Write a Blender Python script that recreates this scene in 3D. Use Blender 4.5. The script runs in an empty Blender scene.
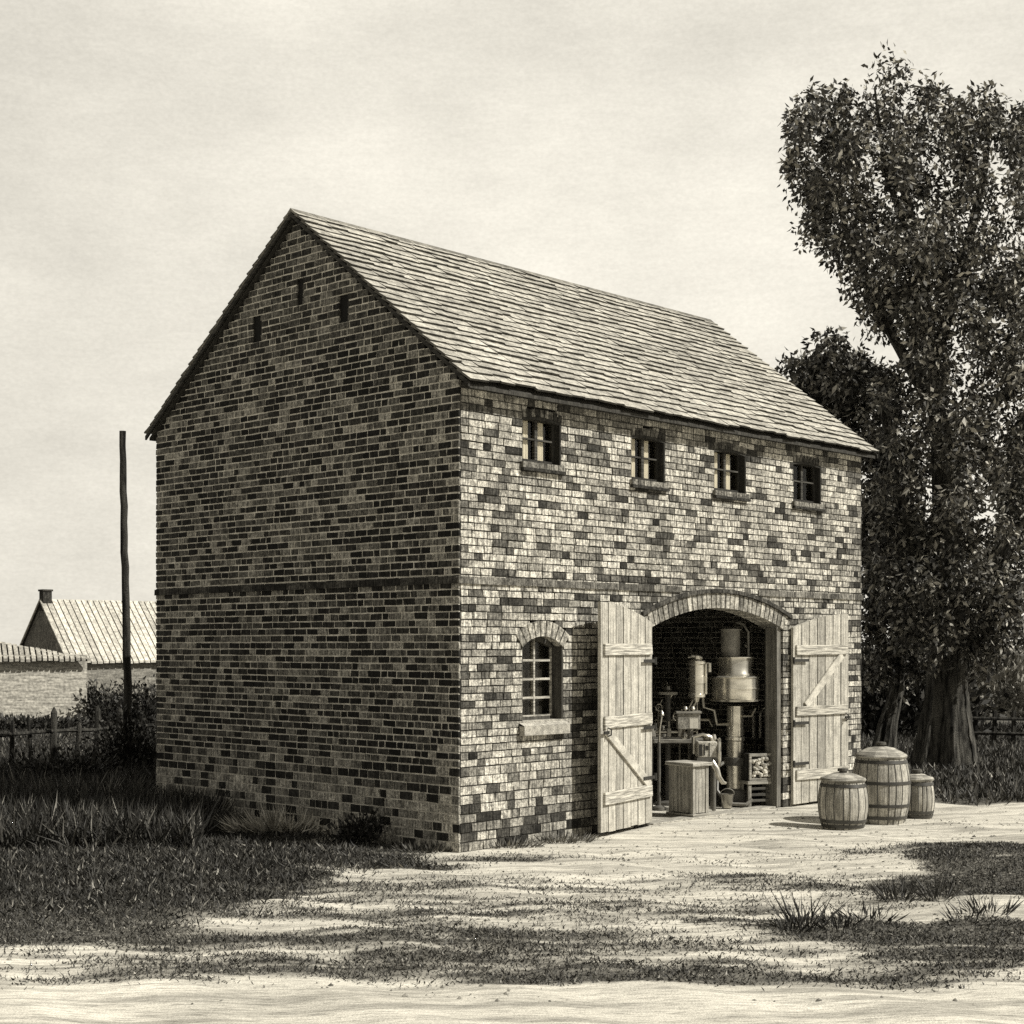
import bpy, math, random
import numpy as np
from mathutils import Vector, Matrix

random.seed(7)
rng = np.random.default_rng(11)
scene = bpy.context.scene
COL = scene.collection
PI = math.pi

# ------------------------------------------------------------------ camera model
H, F, YH = 2.46, 1508.0, 645.4          # eye height, focal length and horizon in pixels of a 1024 picture
A = 0.8137                               # heading of the long wall
CX, CY = -0.6314, 17.946                 # near corner of the barn
L, W = 9.24, 6.378                       # barn length and depth
CA, SA = math.cos(A), math.sin(A)

def at(px, py, Y):
    return Vector(((px - 512) / F * Y, Y, H - (py - YH) / F * Y))
def grd(px, py):
    Y = H * F / (py - YH)
    return Vector(((px - 512) / F * Y, Y, 0))
def fac(px, py):                         # point of the long wall: (along, height)
    k = (px - 512) / F
    t = (k * CY - CX) / (CA - k * SA)
    Y = CY + SA * t
    return t, H - (py - YH) / F * Y
def gab(px, py):                         # point of the gable wall
    k = (px - 512) / F
    s = (k * CY - CX) / (-SA - k * CA)
    Y = CY + CA * s
    return s, H - (py - YH) / F * Y
def to_local(p):
    dx, dy = p[0] - CX, p[1] - CY
    return Vector((dx * CA + dy * SA, -dx * SA + dy * CA, p[2]))

# ------------------------------------------------------------------ tags
def tag(o, label=None, cat=None, group=None, kind=None):
    if label: o['label'] = label
    if cat: o['category'] = cat
    if group: o['group'] = group
    if kind: o['kind'] = kind
    return o
def empty(name, loc, rz=0.0, parent=None):
    o = bpy.data.objects.new(name, None)
    o.location = loc; o.rotation_euler = (0, 0, rz); o.empty_display_size = .2
    COL.objects.link(o)
    if parent: o.parent = parent
    return o

# ------------------------------------------------------------------ mesh builder
def link_mesh(name, V, Fc, tones, mats, parent=None, smooth=False, mi=None):
    me = bpy.data.meshes.new(name)
    me.from_pydata(V, [], Fc)
    for m in (mats if isinstance(mats, (list, tuple)) else [mats]):
        me.materials.append(m)
    at_ = me.attributes.new('tone', 'FLOAT', 'FACE')
    at_.data.foreach_set('value', np.asarray(tones, np.float32))
    if smooth: me.polygons.foreach_set('use_smooth', np.ones(len(me.polygons), bool))
    if mi is not None: me.polygons.foreach_set('material_index', np.asarray(mi, np.int32))
    me.update()
    o = bpy.data.objects.new(name, me)
    COL.objects.link(o)
    if parent: o.parent = parent
    return o

class MB:
    def __init__(s): s.v = []; s.f = []; s.t = []
    def poly(s, pts, faces, tone):
        b = len(s.v); s.v += [tuple(p) for p in pts]
        for f in faces: s.f.append([b + i for i in f]); s.t.append(tone)
    def box(s, x0, x1, y0, y1, z0, z1, tone=.3):
        s.poly([(x0,y0,z0),(x1,y0,z0),(x1,y1,z0),(x0,y1,z0),(x0,y0,z1),(x1,y0,z1),(x1,y1,z1),(x0,y1,z1)],
               [(3,2,1,0),(4,5,6,7),(0,1,5,4),(1,2,6,5),(2,3,7,6),(3,0,4,7)], tone)
    def jbox(s, x0, x1, y0, y1, z0, z1, tone=.3, j=.004):
        r = lambda: random.uniform(-j, j)
        P = [(x0+r(),y0+r(),z0+r()),(x1+r(),y0+r(),z0+r()),(x1+r(),y1+r(),z0+r()),(x0+r(),y1+r(),z0+r()),
             (x0+r(),y0+r(),z1+r()),(x1+r(),y0+r(),z1+r()),(x1+r(),y1+r(),z1+r()),(x0+r(),y1+r(),z1+r())]
        s.poly(P, [(3,2,1,0),(4,5,6,7),(0,1,5,4),(1,2,6,5),(2,3,7,6),(3,0,4,7)], tone)
    def bar(s, p, q, w, h, tone=.3, up=(0,0,1)):
        p, q = Vector(p), Vector(q); d = (q - p).normalized(); u = Vector(up)
        if abs(d.dot(u)) > .98: u = Vector((1,0,0))
        a = d.cross(u).normalized(); b = a.cross(d).normalized()
        P = []
        for c in (p, q):
            for sa, sb in ((-1,-1),(1,-1),(1,1),(-1,1)): P.append(c + a*sa*w/2 + b*sb*h/2)
        s.poly(P, [(0,1,2,3),(7,6,5,4),(0,4,5,1),(1,5,6,2),(2,6,7,3),(3,7,4,0)], tone)
    def tube(s, pts, radii, n=10, tone=.3, cap=True, wob=0.0):
        pts = [Vector(p) for p in pts]; rings = []
        ref = Vector((.31,.2,.93))
        prev = None
        for i, p in enumerate(pts):
            d = (pts[min(i+1,len(pts)-1)] - pts[max(i-1,0)]).normalized()
            if prev is None:
                a = d.cross(ref)
                if a.length < .1: a = d.cross(Vector((1,0,0)))
            else: a = prev - d * prev.dot(d)
            a.normalize(); prev = a; b = d.cross(a)
            r = radii[i] if hasattr(radii, '__len__') else radii
            rings.append([p + (a*math.cos(2*PI*k/n) + b*math.sin(2*PI*k/n)) * r * (1 + random.uniform(-wob, wob)) for k in range(n)])
        base = len(s.v)
        for R in rings: s.v += [tuple(q) for q in R]
        for i in range(len(rings)-1):
            for k in range(n):
                k2 = (k+1) % n
                s.f.append([base+i*n+k, base+i*n+k2, base+(i+1)*n+k2, base+(i+1)*n+k]); s.t.append(tone)
        if cap:
            s.f.append([base+k for k in range(n)][::-1]); s.t.append(tone)
            s.f.append([base+(len(rings)-1)*n+k for k in range(n)]); s.t.append(tone)
    def lathe(s, prof, n=28, c=(0,0,0), tone=.3, stave=None):
        base = len(s.v)
        for r, z in prof:
            for k in range(n):
                a = 2*PI*k/n
                s.v.append((c[0]+r*math.cos(a), c[1]+r*math.sin(a), c[2]+z))
        for i in range(len(prof)-1):
            for k in range(n):
                k2 = (k+1) % n
                s.f.append([base+i*n+k, base+i*n+k2, base+(i+1)*n+k2, base+(i+1)*n+k])
                s.t.append(tone if stave is None else stave[k])
        s.f.append([base+k for k in range(n)][::-1]); s.t.append(tone)
        s.f.append([base+(len(prof)-1)*n+k for k in range(n)]); s.t.append(tone)
    def prism(s, poly, y0, y1, tone=.3):      # polygon in x,z pushed along y
        n = len(poly)
        P = [(x,y0,z) for x,z in poly] + [(x,y1,z) for x,z in poly]
        fs = [tuple(range(n)), tuple(range(2*n-1, n-1, -1))]
        fs += [(i, i+n, (i+1)%n+n, (i+1)%n) for i in range(n)]
        s.poly(P, fs, tone)
    def build(s, name, mats, parent=None, smooth=False, bevel=0.0):
        o = link_mesh(name, s.v, s.f, s.t, mats, parent, smooth)
        if bevel:
            m = o.modifiers.new('bevel', 'BEVEL'); m.width = bevel; m.segments = 2; m.limit_method = 'ANGLE'
        if smooth:
            try:
                for p in o.data.polygons: p.use_smooth = True
                o.data.set_sharp_from_angle(angle=math.radians(38))
            except Exception: pass
        return o

def leaf_mesh(name, P, D, ln, wd, tones, mat, parent=None):
    """many small diamond leaves as one mesh; P roots, D unit directions"""
    N = len(P)
    R = rng.normal(size=(N,3)); S = np.cross(D, R); S /= np.linalg.norm(S,axis=1)[:,None] + 1e-9
    ln = ln[:,None]; wd = wd[:,None]
    Nn = np.cross(D, S)
    V = np.empty((N,4,3), np.float32)
    V[:,0] = P; V[:,1] = P + D*ln*.45 + S*wd*.5; V[:,2] = P + D*ln + Nn*ln*.18; V[:,3] = P + D*ln*.45 - S*wd*.5
    me = bpy.data.meshes.new(name)
    me.vertices.add(N*4); me.vertices.foreach_set('co', V.reshape(-1))
    me.loops.add(N*4); me.loops.foreach_set('vertex_index', np.arange(N*4, dtype=np.int32))
    me.polygons.add(N); me.polygons.foreach_set('loop_start', np.arange(0,N*4,4,dtype=np.int32))
    me.update(calc_edges=True)
    me.materials.append(mat)
    a = me.attributes.new('tone','FLOAT','FACE'); a.data.foreach_set('value', tones.astype(np.float32))
    o = bpy.data.objects.new(name, me); COL.objects.link(o)
    if parent: o.parent = parent
    return o

# ------------------------------------------------------------------ materials (all warm greys, like a sepia print)
def nodes(name):
    m = bpy.data.materials.new(name); m.use_nodes = True
    nt = m.node_tree; b = nt.nodes['Principled BSDF']
    return m, nt, b
def N(nt, t, **k):
    n = nt.nodes.new(t)
    for a, v in k.items():
        if a in n.inputs: n.inputs[a].default_value = v
        else: setattr(n, a, v)
    return n
def mth(nt, op, a, b=None, clamp=False):
    n = nt.nodes.new('ShaderNodeMath'); n.operation = op; n.use_clamp = clamp
    for i, x in enumerate((a, b)):
        if x is None: continue
        if isinstance(x, (int, float)): n.inputs[i].default_value = x
        else: nt.links.new(x, n.inputs[i])
    return n.outputs[0]
def mrange(nt, v, a, b, c, d):
    n = nt.nodes.new('ShaderNodeMapRange'); nt.links.new(v, n.inputs[0])
    for i, x in enumerate((a, b, c, d)): n.inputs[i+1].default_value = x
    return n.outputs[0]
def noise(nt, scale, detail=3, sc=(1,1,1), rough=.6, coord='Object', rot=(0,0,0)):
    tc = nt.nodes.new('ShaderNodeTexCoord'); mp = nt.nodes.new('ShaderNodeMapping')
    mp.inputs['Scale'].default_value = sc; mp.inputs['Rotation'].default_value = rot
    nt.links.new(tc.outputs[coord], mp.inputs[0])
    n = nt.nodes.new('ShaderNodeTexNoise'); n.inputs['Scale'].default_value = scale
    n.inputs['Detail'].default_value = detail; n.inputs['Roughness'].default_value = rough
    nt.links.new(mp.outputs[0], n.inputs['Vector'])
    return n.outputs['Fac']
TINT = (1.0, .955, .84)
def tinted(nt, val, out, tint=TINT):
    c = nt.nodes.new('ShaderNodeCombineColor')
    for i, t in enumerate(tint): nt.links.new(mth(nt, 'MULTIPLY', val, t), c.inputs[i])
    nt.links.new(c.outputs[0], out)
def tone_attr(nt):
    a = nt.nodes.new('ShaderNodeAttribute'); a.attribute_name = 'tone'
    return a.outputs['Fac']
def bump(nt, b, h, strength=.4, dist=.01):
    n = nt.nodes.new('ShaderNodeBump'); n.inputs['Strength'].default_value = strength; n.inputs['Distance'].default_value = dist
    nt.links.new(h, n.inputs['Height']); nt.links.new(n.outputs[0], b.inputs['Normal'])

def grain_mat(name, sc, lo, hi, fine=.5, rough=.85, bstr=.5, bd=.008, spec=.2, fscale=70, metallic=0.0, mottle=None, stain=None):
    """tone attribute x streaks x fine grain"""
    m, nt, b = nodes(name)
    s = noise(nt, 1.0, 3, sc); f = noise(nt, fscale, 2)
    st = mrange(nt, s, .38, .62, lo, hi); fi = mrange(nt, f, .3, .7, 1-fine, 1+fine*.6)
    v = mth(nt, 'MULTIPLY', mth(nt, 'MULTIPLY', tone_attr(nt), st), fi)
    if mottle:                           # blotches smaller than a brick, pits and burnt spots
        v = mth(nt, 'MULTIPLY', v, mrange(nt, noise(nt, mottle[0], 4, (1,1,1.3), .7), .36, .62, mottle[1], mottle[2]))
    if stain:                            # broad damp and soot stains running down
        v = mth(nt, 'MULTIPLY', v, mrange(nt, noise(nt, 1.0, 4, stain[0], .6), .38, .66, stain[1], stain[2]))
    v = mth(nt, 'MINIMUM', mth(nt, 'MAXIMUM', v, .008), .85)
    tinted(nt, v, b.inputs['Base Color'])
    b.inputs['Roughness'].default_value = rough; b.inputs['Specular IOR Level'].default_value = spec
    b.inputs['Metallic'].default_value = metallic
    bump(nt, b, mth(nt, 'ADD', s, mth(nt, 'MULTIPLY', f, .5)), bstr, bd)
    return m
M_brick = grain_mat('tooled_brick', (30,30,4), .45, 1.25, .6, .92, .6, .006, mottle=(17,.42,1.25), stain=((.9,.9,.45),1.12,.72))
M_mortar = grain_mat('mortar', (6,6,6), .8, 1.15, .35, .95, .5, .006)
M_wood = grain_mat('weathered_boards', (44,44,1.4), .58, 1.15, .35, .85, .5, .006, mottle=(5,.8,1.1))
M_woodh = grain_mat('weathered_battens', (3,3,50), .4, 1.2, .3, .85, .5, .006)
M_tile = grain_mat('roof_slab', (7,7,7), .72, 1.2, .4, .9, .5, .006, mottle=(14,.75,1.15), stain=((.7,.7,.7),1.1,.8))
M_brace = grain_mat('hewn_brace', (9,9,9), .7, 1.15, .35, .85, .4, .005)
M_bark = grain_mat('bark', (12,12,1.3), .25, 1.7, .5, .95, 1.0, .05)
M_leaf = grain_mat('foliage', (3,3,3), .8, 1.2, .3, .6, 0, .001, .3)
M_stone = grain_mat('stone', (14,14,14), .7, 1.2, .5, .9, .5, .01)
M_metal = grain_mat('worn_metal', (3,3,9), .8, 1.12, .10, .24, .05, .002, .6, 60, .8)
M_iron = grain_mat('painted_iron', (8,8,8), .8, 1.2, .3, .45, .2, .003, .5)
M_pale_grain = grain_mat('pale_grain', (60,60,2), .85, 1.05, .1, .9, .1, .002)
M_plaster = grain_mat('whitewash', (2,2,14), .55, 1.15, .45, .9, .4, .01, .2, 12)

def glass_mat():
    m, nt, b = nodes('window_glass')
    out = nt.nodes['Material Output']
    gl = N(nt, 'ShaderNodeBsdfGlossy'); gl.inputs['Roughness'].default_value = .06
    tr = N(nt, 'ShaderNodeBsdfTransparent'); tr.inputs['Color'].default_value = (.88,.86,.80,1)
    mx = nt.nodes.new('ShaderNodeMixShader'); fr = nt.nodes.new('ShaderNodeValue'); fr.outputs[0].default_value = .04
    nt.links.new(fr.outputs[0], mx.inputs[0]); nt.links.new(tr.outputs[0], mx.inputs[1]); nt.links.new(gl.outputs[0], mx.inputs[2])
    nt.links.new(mx.outputs[0], out.inputs[0]); nt.nodes.remove(b)
    m.use_transparent_shadow = True
    return m
M_glass = glass_mat()

# ------------------------------------------------------------------ ground
PATCH = []   # worn grass patches on the yard: centre, radii (metres), strength
def patch(px, py, rx, ry, s):
    p = grd(px, py); PATCH.append((p.x, p.y, rx*p.y/F, ry*p.y*p.y/(H*F), s))
for a in ((60,838,250,36,1.0),(100,890,210,24,1.0),(10,868,120,60,1.0),(230,858,140,16,.75),(320,850,120,12,.8),(420,862,60,7,.5),(300,885,120,6,.55),
          (330,935,260,12,.55),(150,940,190,14,.55),(60,920,120,10,.5),(420,905,190,12,.62),(250,965,260,10,.5),
          (470,960,140,12,.55),(560,975,160,10,.72),(660,972,200,13,.85),(840,968,230,12,.8),(980,958,110,14,.85),
          (900,932,170,10,.95),(1010,930,90,13,.95),(790,922,110,8,.8),(1012,868,95,28,1.0),(980,885,120,10,.75),
          (640,905,190,10,.55),(780,880,130,8,.45),(560,925,200,7,.45),(730,945,180,6,.5),(900,850,70,8,.4),
          (560,840,60,4,.5),(500,858,60,5,.5),(690,930,150,6,.4),(450,930,420,40,.42),(700,895,260,26,.36),(200,960,300,26,.45),(850,950,300,40,.5),(560,960,380,26,.55),(420,880,160,16,.4),(700,855,180,10,.22),(90,870,240,60,1.0)):
    patch(*a)
def vnoise(X, Y, seed):
    r = np.random.default_rng(seed).uniform(0,1,(256,256))
    xi = np.floor(X).astype(int); yi = np.floor(Y).astype(int); fx = X-xi; fy = Y-yi
    fx = fx*fx*(3-2*fx); fy = fy*fy*(3-2*fy)
    g = lambda a,b: r[a % 256, b % 256]
    return (g(xi,yi)*(1-fx)+g(xi+1,yi)*fx)*(1-fy) + (g(xi,yi+1)*(1-fx)+g(xi+1,yi+1)*fx)*fy
def smooth(x): x = np.clip(x,0,1); return x*x*(3-2*x)
def turf(X, Y):
    X = np.asarray(X, float); Y = np.asarray(Y, float)
    g = np.zeros_like(X)
    for cx, cy, rx, ry, s in PATCH:
        d = ((X-cx)/rx)**2 + ((Y-cy)/ry)**2
        g = np.maximum(g, s*smooth(1.35-d*.8))
    # grass everywhere beyond the yard; the cart road leaves to the right in front of the trees
    dx, dy = X-CX, Y-CY
    t = dx*CA + dy*SA; s_ = -dx*SA + dy*CA
    left = smooth((-t-.25)/.8) * smooth((Y-15.5)/2.0)
    road_far = 22.2 + .12*(X-6)
    far = smooth((Y-road_far-.6)/.9) * smooth((t-L+.4)/.6)
    behind = smooth((s_-W)/.6)
    g = np.maximum(g, np.maximum(np.maximum(left, far), behind))
    fb = .36*vnoise(X*.5,Y*1.9,1)+.36*vnoise(X*1.3+9,Y*5.6,2)+.28*vnoise(X*3.5+3,Y*15,3)
    yard = smooth((34-Y)/4)
    g2 = smooth((g*1.02 + (fb-.5)*1.35 - .16)/.85)*np.minimum(1,g*1.5+.2)
    g = g*(1-yard) + g2*yard
    g = np.where((Y < 11.0), g*smooth((Y-10.75)/.3), g)
    return g
def relief(X, Y):
    z = .025*np.sin(X*1.9+.6*np.sin(Y*1.1))*np.sin(Y*2.3+.8) + .012*np.sin(X*5.3+Y*3.1) 
    near = smooth((40-Y)/10)*smooth((14-np.abs(X))/4)
    p = grd(1025,866)
    z = z*near + .16*np.exp(-(((X-p.x)/1.3)**2 + ((Y-p.y)/1.2)**2))
    dx, dy = X-CX, Y-CY
    t = dx*CA + dy*SA; s_ = -dx*SA + dy*CA
    inside = smooth((t+1.2)/.8)*smooth((L+1.5-t)/.8)*smooth((s_+1.6)/.8)*smooth((W+1-s_)/.8)
    return z*(1-inside) - .01
def axis(a0, a1, step, far):
    c = list(np.arange(a0, a1+1e-6, step)); s = step
    lo, hi = [a0], [a1]
    while hi[-1] < far: s *= 1.3; hi.append(hi[-1]+s)
    s = step
    while lo[-1] > -far: s *= 1.3; lo.append(lo[-1]-s)
    return np.array(lo[:0:-1] + c + hi[1:])
gx, gy = axis(-10, 11, .07, 1600), axis(8, 30, .06, 1600)
GX, GY = np.meshgrid(gx, gy)
GZ = relief(GX, GY); GT = turf(GX, GY)
nx, ny = len(gx), len(gy)
me = bpy.data.meshes.new('ground')
V = np.stack([GX, GY, GZ], -1).reshape(-1, 3)
i, j = np.meshgrid(np.arange(nx-1), np.arange(ny-1)); b0 = (j*nx+i).reshape(-1)
Q = np.stack([b0, b0+1, b0+nx+1, b0+nx], -1)
me.vertices.add(len(V)); me.vertices.foreach_set('co', V.astype(np.float32).reshape(-1))
me.loops.add(Q.size); me.loops.foreach_set('vertex_index', Q.astype(np.int32).reshape(-1))
me.polygons.add(len(Q)); me.polygons.foreach_set('loop_start', np.arange(0, Q.size, 4, dtype=np.int32))
me.update(calc_edges=True)
me.polygons.foreach_set('use_smooth', np.ones(len(Q), bool))
ga = me.attributes.new('turf', 'FLOAT', 'POINT'); ga.data.foreach_set('value', GT.astype(np.float32).reshape(-1))
m, nt, b = nodes('sandy_yard')
at_ = nt.nodes.new('ShaderNodeAttribute'); at_.attribute_name = 'turf'
n_rag = noise(nt, 1.0, 5, (1.6,4.5,1), .7)
n_str = noise(nt, 1.0, 4, (5,36,9), .7)
n_fine = noise(nt, 60, 2)
n_big = noise(nt, .7, 3, (.6,1.6,1))
# ragged edge of turf on sand
g = mth(nt, 'ADD', at_.outputs['Fac'], mth(nt, 'MULTIPLY', mth(nt, 'SUBTRACT', n_rag, .5), .9))
g = mth(nt, 'ADD', g, mth(nt, 'MULTIPLY', mth(nt, 'SUBTRACT', n_str, .5), 1.3))
g = mrange(nt, g, .22, .85, 0, 1)
sand = mth(nt, 'MULTIPLY', mrange(nt, n_big, .35, .65, .56, .80), mrange(nt, n_str, .36, .52, .58, 1.05))
n_rut = noise(nt, 1.0, 5, (.55,4.2,1), .65)
sand = mth(nt, 'MULTIPLY', sand, mrange(nt, n_rut, .40, .54, .62, 1.03))
sand = mth(nt, 'MULTIPLY', sand, mrange(nt, n_fine, .3, .6, .82, 1.06))
soil = mth(nt, 'MULTIPLY', mrange(nt, n_str, .36, .66, .025, .22), mrange(nt, n_fine, .3, .7, .4, 1.5))
mx = nt.nodes.new('ShaderNodeMix'); mx.data_type = 'FLOAT'
nt.links.new(g, mx.inputs[0]); nt.links.new(sand, mx.inputs[2]); nt.links.new(soil, mx.inputs[3])
tinted(nt, mx.outputs[0], b.inputs['Base Color'])
b.inputs['Roughness'].default_value = .95; b.inputs['Specular IOR Level'].default_value = .1
bump(nt, b, mth(nt, 'ADD', n_str, mth(nt, 'MULTIPLY', n_fine, .4)), .7, .03)
me.materials.append(m)
ground = bpy.data.objects.new('ground', me); COL.objects.link(ground); tag(ground, kind='structure')

def zat(x, y): return float(relief(np.array([x]), np.array([y]))[0])

# short worn grass on the yard
def blades(name, n, xr, yr, hmin, hmax, dens=1.0, mask=None, wid=.012, tones=(.03,.16), lean=.5, power=1.15):
    X = rng.uniform(xr[0], xr[1], n); Y = rng.uniform(yr[0], yr[1], n)
    ok = (np.abs(X) < Y*.37+.6)
    g = turf(X, Y)
    # clumpiness
    cl = .5+.5*np.sin(X*3.1+1.7*np.sin(Y*2.2))*np.sin(Y*5.3+1.3*np.sin(X*1.9))
    ok &= rng.uniform(0,1,n) < np.clip(g**power*(.35+.65*cl)*dens, 0, 1)
    dx, dy = X-CX, Y-CY
    t = dx*CA+dy*SA; s_ = -dx*SA+dy*CA
    ok &= ~((t > -.04) & (t < L+.05) & (s_ > -.04) & (s_ < W+.05))
    if mask is not None: ok &= mask(X, Y)
    X, Y = X[ok], Y[ok]; n = len(X)
    Z = relief(X, Y) - .005
    P = np.stack([X, Y, Z], -1)
    D = rng.normal(size=(n,3))*lean; D[:,2] = 1; D /= np.linalg.norm(D,axis=1)[:,None]
    ln = rng.uniform(hmin, hmax, n); 
    tn = rng.uniform(tones[0], tones[1], n)
    dry = rng.uniform(0,1,n) < .09; tn[dry] = rng.uniform(.16,.36,dry.sum())
    return leaf_mesh(name, P, D, ln, np.full(n, wid)*rng.uniform(.6,1.5,n), tn, M_leaf)
gr = blades('grass', 650000, (-9,9), (10.2,22), .018, .06, 1.0, wid=.010, lean=1.1, tones=(.015,.11))
tag(gr, 'short patchy worn grass across the sandy yard before the barn', 'grass', kind='stuff')
tg = blades('tall_grass', 230000, (-12,-3.2), (16.5,32), .12, .60, 1.0, mask=lambda X,Y: ((X < -3.9-(Y-19)*.05) | (Y > 24)) & (Y > 18.2) & (Y < 29.5), wid=.022, tones=(.012,.07), lean=.5)
tag(tg, 'tall dark rough grass along the fence left of the barn', 'grass', kind='stuff')
rg = blades('rough_grass', 260000, (-7.5,.2), (12.6,21), .04, .14, 1.0, mask=lambda X,Y: (rng.uniform(0,1,X.shape) < np.clip((Y-12.9)/2.4,0,1)**1.5*(.35+.65*vnoise(X*2.2,Y*6,8))*.8) & (X + rng.normal(size=X.shape)*.55 < -1.6-.22*np.abs(Y-17.5)+ 2.2*(vnoise(X*.8,Y*3.5,5)-.6)), wid=.014, tones=(.012,.07), lean=.95, power=.8)  # dark grass, its tone also standing in for the barn's cast shadow
tag(rg, 'rough grass, dark partly as barn shadow, left of the barn in front of the gable wall', 'grass', kind='stuff')
fg = blades('field_grass', 120000, (-17,-4), (29.5,50), .05, .16, 1.0, wid=.03, tones=(.012,.07), lean=.7)
tag(fg, 'short dark field grass beyond the picket fence', 'grass', kind='stuff')
mg = blades('meadow_grass', 150000, (4.5,20), (22.5,46), .08, .26, .9, wid=.03, tones=(.02,.11), lean=.5)
tag(mg, 'dark grass under the trees right of the barn', 'grass', kind='stuff')

# small stones trodden into the sand
def gravel(n):
    X = rng.uniform(-6,9,n); Y = rng.uniform(10.3,26,n)
    dx, dy = X-CX, Y-CY
    t = dx*CA+dy*SA; s_ = -dx*SA+dy*CA
    ok = (np.abs(X) < Y*.37+.5) & ~((t > -.1) & (s_ > -.1) & (t < L+.1)) & (vnoise(X*.9,Y*2.4,21) > .42)
    X, Y = X[ok], Y[ok]; n = len(X)
    r = (.006 + .02*rng.uniform(0,1,n)**3)[:,None]
    C = np.stack([X, Y, relief(X,Y)+r[:,0]*.15], -1)
    base = np.array([(1,0,0),(.2,.9,0),(-.8,.6,0),(-.7,-.6,0),(.3,-.9,0),(.1,.1,.65)], float)
    V = C[:,None,:] + base[None]*r[:,:,None]*rng.uniform(.7,1.3,(n,6,1))
    f = np.array([(0,1,5),(1,2,5),(2,3,5),(3,4,5),(4,0,5)])
    Fc = (f[None] + (np.arange(n)*6)[:,None,None]).reshape(-1,3)
    o = link_mesh('gravel', V.reshape(-1,3).tolist(), Fc.tolist(), np.repeat(rng.uniform(.12,.5,n),5), M_stone)
    return tag(o, 'small loose stones and grit scattered over the sandy yard', 'gravel', kind='stuff')
gravel(9000)

# ------------------------------------------------------------------ barn
barn = empty('brick_barn', (CX, CY, 0), A)
tag(barn, 'two-storey brick barn with open plank doors and pale slab roof', 'barn')
ZE, ZR, SR = 5.59, 8.23, 3.08            # eaves edge, ridge, ridge position
EO, EOB, VO = .25, .15, .10              # overhangs
def slope_front(y): return ZE + (y+EO)*(ZR-ZE)/(SR+EO)
def slope_back(y): return ZE + (W+EOB-y)*(ZR-ZE)/(W+EOB-SR)
def roof_z(y): return min(slope_front(y), slope_back(y))

class Arch:
    def __init__(s, x0, x1, zs, rise, ring, sill):
        s.x0, s.x1, s.zs, s.rise, s.ring, s.sill = x0, x1, zs, rise, ring, sill
        s.c = (x0+x1)/2; h = (x1-x0)/2
        s.R = (h*h+rise*rise)/(2*rise); s.zc = zs + rise - s.R
        s.phi = math.asin(min(1, h/s.R))
    def block(s, z0, z1):                # part of the course hidden by opening and arch ring
        if z1 <= s.sill+.001 or z0 >= s.zs+s.rise+s.ring: return None
        z = z0+.62*(z1-z0)
        if z <= s.zs: return (s.x0, s.x1)
        R = s.R + s.ring
        v = R*R - (z-s.zc)**2
        if v <= 0: return None
        h = math.sqrt(v)
        hm = min(R*math.sin(s.phi), s.R*math.sin(s.phi) + max(0, z-s.zs)*math.tan(s.phi))
        return (s.c-min(h,hm), s.c+min(h,hm))
    def top(s, x):
        return s.zc + math.sqrt(max(0, s.R**2-(x-s.c)**2))
    def ring_mesh(s, mb, n, y0, y1, tones, ring=None, gap=.012):
        r0, r1 = s.R, s.R + (ring or s.ring)
        for k in range(n):
            a0 = -s.phi + 2*s.phi*k/n; a1 = -s.phi + 2*s.phi*(k+1)/n
            g = gap/2/r0; a0 += g; a1 -= g
            p = [(s.c+r*math.sin(a), s.zc+r*math.cos(a)) for r, a in ((r0,a0),(r0,a1),(r1-random.uniform(0,.012),a1),(r1-random.uniform(0,.012),a0))]
            mb.prism(p, y0 - random.uniform(0,.004), y1, random.choice(tones))

# openings of the long wall
t0, z_ = fac(650, 622); t1, _ = fac(783, 630)
door = Arch(t0, t1, 2.70, .30, .22, -1)
wins = []
for xa, xb, ya, yb in ((522,561,412,461),(631,665,431,479),(714,746,445,490),(793,821,458,501)):
    ta, za = fac(xa, ya); tb, _ = fac(xb, ya); _, zb = fac(xa, yb)
    wins.append(Arch(ta, tb, za-.06, .03, .10, zb))
ta, zt = fac(522, 636); tb, _ = fac(563, 636); _, zb = fac(522, 722)
aw = Arch(ta, tb, zt-.14, .14, .2, zb)
openings = [door, aw] + wins

def subtract(iv, bl):
    out = []
    for a, b in iv:
        if bl[1] <= a or bl[0] >= b: out.append((a, b)); continue
        if bl[0] - a > .02: out.append((a, bl[0]))
        if b - bl[1] > .02: out.append((bl[1], b))
    return out
courses = []; z = -.12
while z < 8.3:
    h = .112 if z < .95 else random.uniform(.086, .093)
    courses.append((z, z+h)); z += h

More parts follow.
